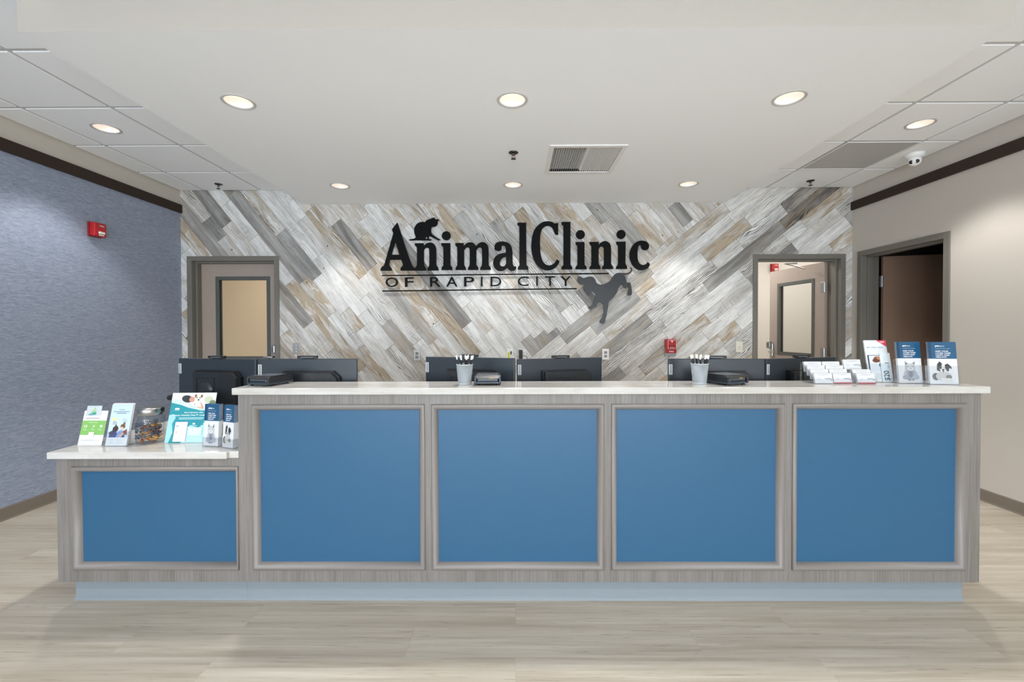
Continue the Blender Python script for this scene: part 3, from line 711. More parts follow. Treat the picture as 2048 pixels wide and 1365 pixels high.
# ------------------------------------------------------------------ wall sign
KX, KZ = .0053433, -.0053559
def sgn(px, py): return (-1.43+(px-762)*KX, 1.975+(py-541)*KZ)
def smooth(pts, per=5):
    """points with a third value are corners; runs between corners are Catmull-Rom smoothed"""
    n = len(pts); out = []
    for i in range(n):
        p1, p2 = pts[i], pts[(i+1) % n]
        p0 = pts[i-1] if len(p1) < 3 else p1; p3 = pts[(i+2) % n] if len(p2) < 3 else p2
        straight = len(p1) > 2 and len(p2) > 2
        for k in range(1 if straight else per):
            t = k/per; q = []
            for a in (0, 1):
                A, B, C_, D = p0[a], p1[a], p2[a], p3[a]
                q.append(.5*(2*B+(C_-A)*t+(2*A-5*B+4*C_-D)*t*t+(3*B-A-3*C_+D)*t**3))
            out.append(tuple(q))
    return out
def ell(cx, cy, r, n=28): return [(cx+r*math.cos(2*math.pi*i/n), cy+r*math.sin(2*math.pi*i/n)) for i in range(n)]
c_ = 1
LET = {
 'A': (755, 425, 10.11, [[(405,215,1),(422,245),(470,400),(560,680),(690,1060),(735,1110),(755,1150),(750,1180,1),(470,1180,1),(466,1150),(480,1115),(508,1085),(512,1050),(500,1010),(482,960,1),(252,960,1),(240,1020),(238,1070),(262,1105),(284,1140),(286,1180,1),(65,1180,1),(64,1150),(85,1108),(128,1075),(150,1020),(310,480),(320,420),(306,375),(305,340,1)], [(365,590,1),(445,860,1),(285,860,1)]]),
 'n': (755, 425, 10.11, [[(760,630,1),(940,630,1),(940,690,1),(990,640),(1070,618),(1140,640),(1180,700),(1192,780),(1192,1010),(1198,1075),(1230,1125),(1236,1180,1),(1014,1180,1),(1018,1135),(1045,1090),(1052,1030),(1052,800),(1042,742),(1003,720),(965,735),(942,780,1),(942,1030),(950,1090),(978,1130),(982,1180,1),(756,1180,1),(765,1130),(796,1085),(802,1030),(802,745),(790,702),(765,680)]]),
 'i': (755, 425, 10.11, [[(1295,630,1),(1478,630,1),(1478,1030),(1485,1080),(1513,1118),(1518,1172,1),(1297,1172,1),(1302,1122),(1330,1085),(1337,1030),(1337,740),(1325,700),(1300,680)], ell(1397,482,90)]),
 'm': (755, 425, 10.11, [[(1578,630,1),(1750,630,1),(1750,690,1),(1800,640),(1880,615),(1950,635),(2000,692,1),(2060,635),(2130,612),(2200,637),(2243,700),(2252,780),(2252,1030),(2264,1085),(2293,1125),(2297,1172,1),(2080,1172,1),(2086,1125),(2112,1085),(2120,1030),(2120,810),(2112,745),(2080,718),(2035,735),(2005,780,1),(2005,1030),(2012,1080),(2040,1120),(2046,1172,1),(1832,1172,1),(1838,1125),(1862,1085),(1870,1030),(1870,800),(1860,738),(1830,715),(1790,730),(1757,780,1),(1757,1030),(1765,1085),(1788,1125),(1792,1172,1),(1580,1172,1),(1588,1125),(1612,1085),(1618,1030),(1618,750),(1605,702),(1582,680)]]),
 'a': (950, 425, 10.11, [[(400,725),(410,665),(450,622),(520,603),(600,605),(680,630),(735,690),(757,760),(765,860),(766,1010),(775,1075),(800,1105),(832,1100,1),(838,1140),(820,1170),(770,1192),(715,1183),(680,1160),(655,1130,1),(610,1170),(550,1195),(480,1190),(420,1155),(385,1100),(373,1030),(388,955),(430,895),(490,858),(560,838),(625,830,1),(630,780),(620,720),(597,688),(565,680),(543,697,1),(546,730),(530,775),(490,793),(440,785),(408,762)], [(635,910,1),(580,925),(530,970),(508,1030),(520,1080),(555,1103),(600,1095),(635,1050,1)]]),
 'l': (950, 425, 10.11, [[(865,225,1),(1042,225,1),(1045,1030),(1052,1082),(1080,1118),(1085,1170,1),(868,1170,1),(874,1122),(898,1087),(903,1030),(903,340),(893,298),(870,275)]]),
 'C': (950, 425, 10.11, [[(1688,238,1),(1688,472,1),(1640,472,1),(1615,435),(1590,370),(1550,315),(1490,290),(1430,300),(1370,350),(1335,440),(1322,560),(1322,700),(1332,850),(1358,960),(1400,1040),(1460,1080),(1525,1085),(1590,1055),(1635,1010),(1655,965,1),(1718,1005,1),(1680,1080),(1620,1140),(1540,1178),(1450,1185),(1350,1155),(1260,1080),(1195,970),(1155,830),(1145,690),(1160,520),(1200,390),(1270,290),(1370,220),(1470,200),(1560,215),(1620,245),(1655,238,1)]]),
 'l2': (1120, 425, 10.11, [[(38,215,1),(217,215,1),(217,1030),(222,1078),(248,1118),(252,1168,1),(35,1168,1),(40,1120),(68,1085),(75,1030),(75,330),(65,290),(40,260)]]),
 'i2': (1120, 425, 10.11, [[(320,618,1),(500,618,1),(500,1030),(508,1078),(538,1115),(545,1168,1),(318,1168,1),(322,1120),(350,1085),(358,1030),(358,730),(348,690),(325,665)], ell(418,470,90)]),
 'n2': (1120, 425, 10.11, [[(600,618,1),(783,618,1),(783,680,1),(835,628),(910,602),(980,625),(1022,680),(1035,770),(1035,1020),(1043,1075),(1073,1115),(1078,1165,1),(858,1165,1),(862,1120),(888,1085),(893,1020),(893,790),(885,732),(850,708),(810,725),(785,770,1),(783,1020),(790,1075),(818,1115),(822,1165,1),(602,1165,1),(608,1120),(633,1085),(640,1020),(640,735),(630,690),(605,660)]]),
 'i3': (1120, 425, 10.11, [[(1140,615,1),(1328,615,1),(1325,1020),(1330,1070),(1356,1112),(1360,1165,1),(1138,1165,1),(1142,1120),(1170,1085),(1178,1020),(1178,725),(1168,688),(1145,660)], ell(1238,470,90)]),
 'c': (1120, 425, 10.11, [[(1655,597),(1740,615),(1787,658),(1800,720),(1775,770),(1720,788),(1665,768),(1645,720),(1640,690),(1615,683),(1585,720),(1570,800),(1566,900),(1580,1000),(1615,1060),(1670,1085),(1730,1072),(1775,1028,1),(1818,1065,1),(1800,1120),(1740,1170),(1650,1190),(1560,1170),(1480,1100),(1425,990),(1410,880),(1430,770),(1490,670),(1570,612)]]),
}
CAT = (810, 425, 19.5, [[(140,1080,1),(230,1060),(330,1045),(400,1020),(428,995,1),(415,930),(385,850),(370,720),(380,630),(420,540),(500,450),(600,405),(700,388),(795,400,1),(860,330),(960,290),(1060,245),(1130,228),(1152,213,1),(1172,225),(1185,265,1),(1225,290),(1300,290),(1360,318,1),(1300,348),(1290,385),(1290,440),(1265,500),(1210,560),(1140,575),(1070,590),(1040,620),(1030,700),(1035,780),(1070,860),(1130,915),(1250,990),(1340,1050),(1392,1082,1),(1375,1100),(1280,1095),(1200,1050),(1060,980),(960,932,1),(940,990),(945,1050,1),(1010,1060),(1050,1080,1),(1040,1105,1),(980,1107,1),(700,1102),(430,1098),(300,1105),(200,1105)], ell(850,1013,40,16)])
DOG = (1130, 530, 10.5, [[(268,330),(290,265),(330,262),(380,292),(430,285),(490,268),(560,265),(610,290),(640,335),(660,390),(700,420),(760,435),(820,425),(890,390),(960,345),(1000,280),(1050,220),(1110,190),(1200,190),(1280,192),(1340,180),(1380,150),(1390,115),(1368,78,1),(1397,82),(1412,120),(1400,165),(1360,205),(1300,228),(1238,235,1),(1265,280),(1290,350),(1300,402,1),(1330,388),(1370,400),(1390,470),(1405,560),(1408,620),(1390,655),(1350,662),(1313,635,1),(1332,580),(1345,510),(1330,465,1),(1300,490),(1270,508),(1240,485),(1220,450),(1190,415,1),(1150,460),(1120,520),(1095,590),(1060,650),(1000,720),(930,775,1),(915,830),(905,920),(885,1000),(875,1080),(855,1150),(845,1210),(815,1250),(765,1248),(735,1220),(745,1180),(785,1130),(810,1050),(818,950),(815,870,1),(770,810),(712,768,1),(685,810),(665,880),(640,910),(590,920),(560,952),(520,945),(480,915,1),(520,885),(570,878,1),(600,820),(640,740),(648,680),(640,630,1),(600,590),(560,565,1),(550,620),(520,660),(488,670,1),(475,630),(440,590),(412,545),(405,480),(405,430,1),(350,435),(310,415),(275,372)]])
sign = thing('wall_sign', 'large black dimensional clinic sign on the plank wall with cat and dog silhouettes', 'sign', (0, YB, 0))
SY0, SY1 = -.031, -.017
def sign_piece(name, ox, oy, sc_, loops, mat=SIGNB):
    L = []
    for i, lp in enumerate(loops):
        if len(lp) and any(len(p) > 2 for p in lp) or i == 0: lp = smooth(lp)
        L.append([sgn(ox+p[0]/sc_, oy+p[1]/sc_) for p in lp])
    v_, f_ = curve_mesh(L, SY1-SY0)
    mb = MB(); mb.add([(a, (SY0+SY1)/2+c, b) for a, b, c in v_], f_, mat)
    us = [p[0] for p in L[0]]; cxm = (min(us)+max(us))/2; zs = [p[1] for p in L[0]]
    # stand-off pin hidden behind the piece
    k = len(L[0])//2; 
    return mb.build(name, sign)
for k, (ox, oy, s_, loops) in LET.items(): sign_piece('letter', ox, oy, s_, loops)
sign_piece('cat_silhouette', *CAT)
SIGND = M('0e1215', .34, 0, .45)
sign_piece('dog_silhouette', *DOG, mat=SIGND)
for (a, b) in (((764, 551.5), (1218, 549)), ((764, 582.5), (1154, 579))):
    x0, z0 = sgn(*a); x1, z1 = sgn(*b); h = .0062
    mb = MB(); mb.prism([(x0, z0-h), (x1, z1-h), (x1, z1+h), (x0, z0+h)], SIGNB, lambda u, v, w_: (u, SY0 if w_ == 0 else SY1, v)); mb.build('rule_line', sign)
for ch, a, b in (('O', 100, 218), ('F', 285, 366), ('R', 525, 626), ('A', 680, 786), ('P', 850, 946), ('I', 1011, 1026), ('D', 1104, 1205), ('C', 1362, 1466), ('I', 1538, 1552), ('T', 1622, 1717), ('Y', 1768, 1870)):
    y1 = 188-(a-100)*.0035; y0 = 97-(a-100)*.0035
    xa, zb = sgn(750+a/4.763, 535+y1/4.763); xb, zt = sgn(750+b/4.763, 535+y0/4.763)
    mb = MB(); put_text(mb, ch, SIGNB, (xa, (SY0+SY1)/2, zb), (1, 0, 0), (0, 0, 1), xb-xa, zt-zb, depth=.014, nrm=(0, 1, 0)); mb.build('small_letter', sign)
# pins carrying the sign
for px, py in ((770, 535), (803, 480), (778, 539), (840, 510), (866, 510), (895, 510), (920, 510), (942, 510), (965, 510), (1020, 510), (1046, 480), (1070, 500), (1130, 480), (1162, 510), (1190, 510), (1215, 510), (1243, 510), (1265, 500), (893, 472.7), (1161, 471.5), (1242, 471.5), (850, 460), (842, 470), (1200, 590), (1230, 565), (790, 551.4), (1000, 550.3), (1200, 549.2), (790, 582.2), (1000, 580.6), (1140, 579.2)):
    x, z = sgn(px, py); mb = MB(); mb.lathe([(.002, SY1-.002), (.002, 0)], SIGNB, 8, (x, 0, z), axis='y'); mb.build('mounting_pin', sign)

# ------------------------------------------------------------------ wall devices
def plate(t, w_, h_, mat, d=.006, name='cover_plate'):
    mb = MB(); mb.bbox(-w_/2, w_/2, -d, -.0003, -h_/2, h_/2, mat, .002); return mb.build(name, t)
def outlet(x, z, mat, label, face, grp='electrical outlets on the plank wall'):
    t = thing('wall_outlet', label, 'outlet', (x, YB, z), 0, grp); plate(t, .072, .116, mat)
    for s in (-1, 1):
        mb = MB(); mb.bbox(-.017, .017, -.0078, -.005, s*.0195-.0145, s*.0195+.0145, face, .004)
        for q in (-.0065, .0065): mb.box(q-.0012, q+.0012, -.0082, -.0076, s*.0195-.002, s*.0195+.008, M('202020', .6))
        mb.disc((0, -.0081, s*.0195-.008), .0028, M('202020', .6), 10, 'y'); mb.build('socket', t)
    return t
SSP = M('b4b4b2', .35, .8)
outlet(-1.055, 1.061, SSP, 'steel-plated outlet on the planks left of the sign middle', M('8c8a86', .5))
outlet(.976, 1.067, WHITE, 'bright white outlet right of the fourth monitor', M('9b9d9e', .5))
outlet(.085, 1.067, WHITE, 'white outlet with a black power adapter plugged into it', WHITE)
t = thing('wall_plate', 'steel wall plate with three dots beside the left door', 'wall plate', (-2.359, YB, 1.139)); plate(t, .072, .116, SSP)
for z in (-.034, 0, .034):
    mb = MB(); mb.disc((0, -.0066, z), .0055, WHITE, 12, 'y'); mb.build('screw', t)
t = thing('data_plate', 'white data plate with a yellow network plug', 'wall plate', (-.052, YB, 1.072)); plate(t, .068, .115, WHITE)
mb = MB(); mb.bbox(-.022, -.004, -.030, -.005, -.045, .022, M('d8d227', .5), .002); mb.build('network_plug', t)
mb = MB(); mb.bbox(.004, .020, -.008, -.005, -.005, .03, M('3c4d58', .5), .001); mb.build('jack', t)
t = thing('power_adapter', 'black power adapter plugged into the wall behind the monitors', 'power adapter', (.062, YB-.008, 1.06))
mb = MB(); mb.bbox(-.018, .020, -.075, -.001, -.048, .058, BLK, .004); mb.build('adapter_body', t)
mb = MB(); mb.tube([(.019, -.03, -.005), (.045, -.03, -.004), (.07, -.028, -.02), (.085, -.024, -.06), (.08, -.02, -.12), (.07, -.01, -.2), (.075, -.01, -.32)], .0028, BLK, 6); mb.build('cable', t)
t = thing('light_switch', 'cream light switch beside the right-hand door', 'switch', (2.408, YB, 1.142)); plate(t, .072, .118, M('dfdbcf', .4), .008)
mb = MB(); mb.bbox(-.0055, .0055, -.016, -.007, -.013, .013, M('cfcbbf', .4), .002); mb.build('toggle', t)
RED = M('b41c22', .35); REDD = M('8c1418', .4)
t = thing('fire_alarm_pull_station', 'red fire alarm pull station on the plank wall above a monitor', 'fire alarm', (1.664, YB, 1.154))
mb = MB(); mb.bbox(-.058, .058, -.032, -.0003, -.105, -.02, M('a9b0b4', .4), .003); mb.build('back_box', t)
mb = MB(); mb.bbox(-.057, .057, -.052, -.002, -.074, .074, RED, .005); mb.build('housing', t)
mb = MB(); mb.bbox(-.040, .052, -.060, -.050, -.028, .066, RED, .004)
v_, f_ = curve_mesh([rect(-.040, .052, -.028, .066), rect(-.035, .047, -.023, .061)], .001); mb.add([(a, -.0605+c, b) for a, b, c in v_], f_, M('e8b9b6', .5))
mb.box(-.025, .038, -.068, -.058, -.004, .010, REDD); put_text(mb, 'PULL', WHITE, (-.018, -.0686, -.018), (1, 0, 0), (0, 0, 1), .048, .011); 
mb.prism([(-.008, .058), (.018, .058), (.005, .036)][::-1], WHITE, lambda u, v, w_: (u, -.0612-.0006*w_, v)); mb.build('pull_bar', t)
mb = MB(); put_text(mb, 'FIRE', WHITE, (-.022, -.0525, -.064), (1, 0, 0), (0, 0, 1), .048, .015, .01); mb.build('lettering', t)
def strobe(loc, rz, label, W_=.118):
    t = thing('fire_alarm_strobe', label, 'fire alarm', loc, rz)
    mb = MB(); mb.bbox(-W_/2, W_/2, -.014, -.0003, -.062, .062, REDD, .004); mb.build('back_plate', t)
    mb = MB(); mb.bbox(-W_/2+.003, W_/2-.003, -.062, -.012, -.058, .058, RED, .010, 3); mb.build('housing', t)
    mb = MB(); mb.bbox(-.022, .030, -.074, -.058, -.038, -.016, M('e8e8e6', .12), .005); mb.bbox(-.018, .026, -.068, -.058, -.052, -.042, M('dededa', .12), .003); mb.build('strobe_lens', t)
    mb = MB(); put_text(mb, 'FIRE', WHITE, (-.012, -.0628, .026), (1, 0, 0), (0, 0, 1), .044, .013, .01); mb.build('lettering', t)
strobe((XL, 3.773, 2.198), R(90), 'red fire alarm strobe high on the blue wall')
strobe((3.93, 6.75, 2.262), 0, 'red fire alarm seen above the open door in the corridor', .10)

# ------------------------------------------------------------------ monitors
DZ = .74
MONB = M('2b333b', .33, 0, .5); PERF = mat_perforated('perforated_black', '24272b', '07080a', .0046, .36)
def monitor(p0, p1, label, ztop=1.172, zb=.74):
    DZ = zb
    (x0, y0), (x1, y1) = p0, p1; rz = math.atan2(y1-y0, x1-x0); W_ = math.hypot(x1-x0, y1-y0)
    t = thing('monitor', label, 'monitor', ((x0+x1)/2, (y0+y1)/2, DZ), rz, 'monitors standing behind the counter')
    h1 = ztop-DZ; h0 = h1-.345
    mb = MB(); mb.bbox(-W_/2, W_/2, 0, .022, h0, h1, MONB, .004); mb.build('back_panel', t)
    mb = MB(); mb.box(-W_/2+.006, W_/2-.006, .0221, .024, h0+.01, h1-.006, M('0a0b0d', .12)); mb.build('screen', t)
    # bump on the back with chamfered corners
    a, b, zt_, zb_ = -.115, .175, h1-.075, h0+.03; ch = .03
    mb = MB(); fr = lambda u, v, w_: (u, -.045+.045*w_ if True else 0, v)
    mb.prism([(a, zb_), (.055, zb_), (.055, zt_), (a, zt_)], M('1e2329', .4), fr)
    mb.prism([(.055, zb_), (b-ch, zb_), (b, zb_+ch), (b, zt_-ch), (b-ch, zt_), (.055, zt_)], PERF, fr)
    mb.prism([(b-ch, zb_-.004), (b+.012, zb_+ch), (b+.012, zt_-ch+.004), (b-ch+.006, zt_+.008), (a-.01, zt_+.008), (a-.01, zb_-.004)], M('0c0d0f', .5), lambda u, v, w_: (u, -.022+.022*w_, v)); mb.build('rear_housing', t)
    mb = MB(); v_, f_ = curve_mesh([rect(-.09, .035, zb_+.06, zt_-.03), rect(-.086, .031, zb_+.064, zt_-.034)], .002); mb.add([(p, -.046+r, q) for p, q, r in v_], f_, M('101215', .5))
    mb.lathe([(.0005, -.052), (.045, -.052), (.05, -.045)], M('262b31', .3), 30, (-.028, 0, (zb_+zt_)/2+.02), axis='y'); mb.build('mount', t)
    mb = MB(); zc = (zb_+zt_)/2+.01
    mb.prism([(-.05, zc), (-.006, zc), (-.02, zc-.05), (-.045, zc-.02), (-.045, .012), (-.09, .012), (-.085, zc-.06)][::-1], M('34332f', .35, .5), lambda u, v, w_: (u+.02, -.097+.045*w_, v))
    mb.build('stand_column', t)
    mb = MB(); mb.bbox(-.13, .11, -.098, .13, 0, .012, BLK, .004); mb.build('stand_base', t)
    mb = MB(); mb.bbox(-W_/2+.001, -W_/2+.021, -.0016, 0, h1-.089, h1-.031, M('c3c9cd', .4), .0005)
    put_text(mb, 'Lenovo', M('2a2e33', .5), (-W_/2+.0155, -.002, h1-.085), (0, 0, 1), (-1, 0, 0), .050, .0115, .012); mb.build('name_badge', t)
    mb = MB(); mb.bbox(-.055, .055, -.004, .018, h1+.002, h1+.017, M('1a1c1f', .4), .003); mb.bbox(-.03, .03, .002, .016, h1-.004, h1+.004, M('1a1c1f', .4), .001)
    mb.box(-.034, .034, -.0045, -.004, h1+.006, h1+.009, M('83898e', .3)); mb.build('webcam_bar', t)
    return t
monitor((-1.965, 2.57), (-1.443, 2.45), 'black monitor at the far left, angled, standing on the low counter', 1.172, LZ)
monitor((-1.412, 2.42), (-.869, 2.42), 'black monitor squarely behind the leftmost card terminal', 1.176)
monitor((-.520, 2.57), (-.002, 2.42), 'black monitor behind the left pen cup and middle terminal', 1.176)
monitor((.016, 2.50), (.524, 2.66), 'black monitor in the middle with nothing standing in front of it', 1.165)
monitor((.858, 2.47), (1.382, 2.45), 'black monitor behind the right pen cup and terminal', 1.168)
monitor((1.402, 2.47), (1.905, 2.63), 'black monitor partly hidden by the business cards', 1.166)

# ------------------------------------------------------------------ office chair behind the low counter
t = thing('office_chair', 'black task chair peeking out behind the teal poster', 'chair', (-2.275, 3.42, 0), R(184))
CB = M('202328', .7)
mb = MB(); mb.bbox(-.24, .24, -.23, .23, .58, .66, CB, .03, 3); mb.build('seat', t)
mb = MB(); mb.bbox(-.21, .21, .22, .27, .72, .88, CB, .02, 3); mb.tube([(0, .1, .58), (0, .25, .59), (0, .27, .8)], .02, BLK, 8); mb.build('backrest', t)
for s in (-1, 1):
    mb = MB(); mb.tube([(s*.20, 0, .60), (s*.28, 0, .61), (s*.29, 0, .82)], .015, BLK, 8); mb.bbox(s*.29-.04, s*.29+.04, -.13, .13, .815, .85, CB, .012, 3); mb.build('armrest', t)
mb = MB(); mb.tube([(0, 0, .10), (0, 0, .58)], .028, BLK, 12); mb.build('gas_lift', t)
for k in range(5):
    a = k*2*math.pi/5+.3; mb = MB(); mb.tube([(0, 0, .11), (.28*math.cos(a), .28*math.sin(a), .075)], [.03, .018], BLK, 8); mb.build('base_leg', t)
    mb = MB(); cx_, cy_ = .28*math.cos(a), .28*math.sin(a); mb.lathe([(.0005, -.02), (.03, -.02), (.03, .02), (.0005, .02)], BLK, 16, (cx_, cy_, .0305), axis='y'); mb.build('caster', t)

# ------------------------------------------------------------------ counter devices
def terminal(x, y, rz, label, kind):
    t = thing('card_terminal', label, 'card terminal', (x, y, TZ), R(rz), 'black card terminals on the tall counter')
    DK = M('1a1d21', .4); GR = M('3c4650', .35); LG = M('55616c', .3)
    W_, D_, H_ = .066, .165, .048
    mb = MB()
    for sx in (-.05, .05):
        for yy in (.02, .14): mb.lathe([(.008, 0), (.008, .009), (.0005, .009)], BLK, 12, (sx, yy, 0))
    mb.build('rubber_feet', t)
    mb = MB()   # hollow body: floor, side walls, roof
    mb.bbox(-W_, W_, .003, D_, .008, .018, GR, .003)
    for s in (-1, 1): mb.bbox(min(s*W_, s*(W_-.011)), max(s*W_, s*(W_-.011)), 0, D_, .010, H_-.004, DK if kind != 1 else GR, .004)
    mb.prism([(0, .034), (.02, H_), (D_-.03, H_+.003), (D_, H_-.006), (D_, .02), (D_-.01, .02), (D_-.012, .038), (.03, .038)][::-1], DK, lambda u, v, w_: (-W_+.004+(2*W_-.008)*w_, u, v))
    mb.build('housing', t)
    mb = MB(); mb.bbox(-W_+.016, W_-.016, .004, .06, .019, .033, LG, .003); mb.build('slot_cover', t)
    mb = MB(); mb.bbox(-W_+.020, W_-.020, .0015, .004, .021, .0265, M('15181b', .3), .001); mb.build('card_slot', t)
    mb = MB(); mb.box(-W_+.012, W_-.012, .03, .13, H_+.0012, H_+.003, M('70747a', .15)); mb.build('screen', t)
    if kind: 
        mb = MB(); mb.bbox(.008, .030, .0005, .03, .0335, .0365, M('d9a92c', .4), .0008); mb.build('yellow_key', t)
    mb = MB(); mb.tube([(.03, D_-.002, .022), (.05, D_+.012, .012), (.06, D_+.022, .004), (.03, D_+.02, .0036), (-.02, D_+.022, .0036)], .0026, BLK, 6); mb.build('cable', t)
terminal(-1.262, 2.155, -14, 'black card terminal at the left end of the tall counter', 0)
terminal(-.134, 2.168, 2, 'black card terminal beside the left pen cup', 1)
terminal(1.085, 2.150, 20, 'black card terminal beside the right pen cup', 2)
MESHM = mat_perforated('wire_mesh', 'a9afb3', '6f777d', .0034, .30)
PENS = 'black pens with white caps in the cups'
def pencup(x, y, label, seed, where):
    t = thing('pen_cup', label, 'pen cup', (x, y, TZ), 0, None)
    mb = MB(); mb.lathe([(.0005, .0), (.032, .0), (.0325, .003), (.0415, .098), (.0405, .098), (.0315, .004), (.0005, .004)], MESHM, 36); mb.build('mesh_wall', t)
    mb = MB(); mb.lathe([(.0405, .097), (.0425, .098), (.0430, .101), (.0415, .103), (.0400, .101), (.0405, .097)], M('b9bfc3', .35), 36); mb.lathe([(.032, 0), (.0335, .002), (.0335, .008), (.0325, .009)], M('b9bfc3', .35), 36); mb.build('rim', t)
    rnd = random.Random(seed); proto = None
    for k in range(9):
        a = k*2.4+rnd.random()*.5; rr = .014; a = k*2.4+rnd.random()*.5 if False else k*2*math.pi/9+.2; tr = (.034, .022, .034, .030, .034, .018, .034, .031, .034)[k]; lean = 0; L = .128+.012*rnd.random()
        if proto is None:
            proto = thing('pen', None, 'pen'); 
            mb = MB(); mb.lathe([(.0008, 0), (.0036, .012), (.0036, .124)], M('121214', .3), 8); mb.build('barrel', proto)
            mb = MB(); mb.lathe([(.0039, .122), (.0039, .139), (.0030, .142), (.0005, .1425)], M('f2f2f0', .35), 8); mb.build('cap', proto); o = proto
        else: o = copy_tree(proto)
        bx, by = rr*math.cos(a), rr*math.sin(a)
        o.location = (x+bx, y+by, TZ+.006); dvec = Vector((math.cos(a)*(tr-rr)/.096, math.sin(a)*(tr-rr)/.096, 1)).normalized()
        o.rotation_mode = 'QUATERNION'; o.rotation_quaternion = Vector((0, 0, 1)).rotation_difference(dvec)
        o['label'] = where; o['category'] = 'pen'; o['group'] = where
pencup(-.252, 2.218, 'grey mesh pen cup beside the middle card terminal', 3, 'black pen with white cap in the left mesh cup')
pencup(.927, 2.222, 'grey mesh pen cup beside the right card terminal', 8, 'black pen with white cap in the right mesh cup')

# ------------------------------------------------------------------ printed matter
class Art:
    """flat print built on a sheet: coordinates 0..1 from the top left, layers stacked by 0.12 mm"""
    def __init__(s, w_, h_, thick=.0006, base='ebebe9', rough=.35):
        s.w, s.h, s.mb, s.n = w_, h_, MB(), 0; s.mb.box(-w_/2, w_/2, 0, thick, 0, h_, M(base, rough))
    def P(s, u, v): return (-s.w/2+u*s.w, -.00012*s.n, s.h*(1-v))
    def poly(s, pts, col, rough=.35):
        s.n += 1; ps = [s.P(*p) for p in pts]
        v_, f_ = curve_mesh([[(p[0], p[2]) for p in ps]]); s.mb.add([(a, ps[0][1], b) for a, b, c in v_], f_, M(col, rough))
    def rect(s, u0, v0, u1, v1, col, rough=.35): 
        s.n += 1; s.mb.add([s.P(u0, v1), s.P(u1, v1), s.P(u1, v0), s.P(u0, v0)], [(0, 1, 2, 3)], M(col, rough))
    def ell(s, u, v, ru, rv, col, rot=0, n=20):
        s.n += 1; asp = s.w/s.h; ps = []
        for i in range(n):
            a = 2*math.pi*i/n; x, y = ru*math.cos(a), rv*math.sin(a)/1.0
            ps.append(s.P(u+x*math.cos(rot)-y*math.sin(rot)/asp, v+x*math.sin(rot)*asp+y*math.cos(rot)))
        s.mb.add(ps, [list(range(n))], M(col, .35))
    def text(s, t, u, v, W=None, H=None, col='ffffff', bold=0, center=False, vert=False):
        """u,v = lower left of the line; W,H in sheet fractions"""
        s.n += 1; vs, fs, asp = text_mesh(t, 0, bold)
        w_ = W*s.w if W else H*s.h*asp; h_ = H*s.h if H else w_/asp
        p = Vector(s.P(u, v)); 
        if center: p.x -= w_/2
        if vert: put_text(s.mb, t, M(col, .4), p, (0, 0, 1), (-1, 0, 0), w_, h_, bold)
        else: put_text(s.mb, t, M(col, .4), p, (1, 0, 0), (0, 0, 1), w_, h_, bold)
    def lines(s, u0, u1, v0, v1, n, col, th=.006):
        for i in range(n):
            v = v0+(v1-v0)*i/max(1, n-1); s.rect(u0, v, u0+(u1-u0)*(.75+.25*((i*7) % 3)/2), v+th, col)
    def build(s, name, par, T=None):
        if T is not None: s.mb.v = [T @ v for v in s.mb.v]
        return s.mb.build(name, par)
def lean(a, y=0, z=0, x=0): return Matrix.Translation((x, y, z)) @ Matrix.Rotation(R(-a), 4, 'X')

def cat_art(a, u, v, s):
    f = lambda x, y: (u+x*s, v+y*s)
    a.ell(u, v+.225*s, .34*s, .155*s, 'bcc0c8'); a.ell(u-.22*s, v+.30*s, .18*s, .065*s, 'a4a9b4'); a.ell(u+.24*s, v+.30*s, .18*s, .065*s, 'b4b8c1')
    a.ell(u, v+.17*s, .20*s, .13*s, 'a2a6b0'); a.ell(u, v+.20*s, .10*s, .12*s, '868b98')
    a.poly([f(-.22, -.02), f(-.24, -.16), f(-.10, -.08)], 'a7a9ad'); a.poly([f(.22, -.02), f(.25, -.15), f(.10, -.08)], 'a7a9ad')
    a.poly([f(-.20, -.05), f(-.215, -.125), f(-.135, -.075)], '6f7075'); a.poly([f(.20, -.05), f(.22, -.12), f(.135, -.075)], '6f7075')
    a.ell(u, v+.02*s, .25*s, .110*s, 'c3c5c9'); a.ell(u, v+.05*s, .14*s, .055*s, 'e4e4e6')
    for q in (-1, 1):
        a.poly([f(q*.05, .015), f(q*.15, -.012), f(q*.15, -.002), f(q*.06, .026)], '5c5e63')
    a.poly([f(-.03, .025), f(.03, .025), f(0, .05)], '4a4a4e'); a.ell(u-.03*s, v+.065*s, .03*s, .012*s, 'a0a1a5'); a.ell(u+.03*s, v+.065*s, .03*s, .012*s, 'a0a1a5')
    a.ell(u-.08*s, v+.365*s, .065*s, .03*s, '8e929c'); a.ell(u+.09*s, v+.365*s, .065*s, .03*s, '8e929c')
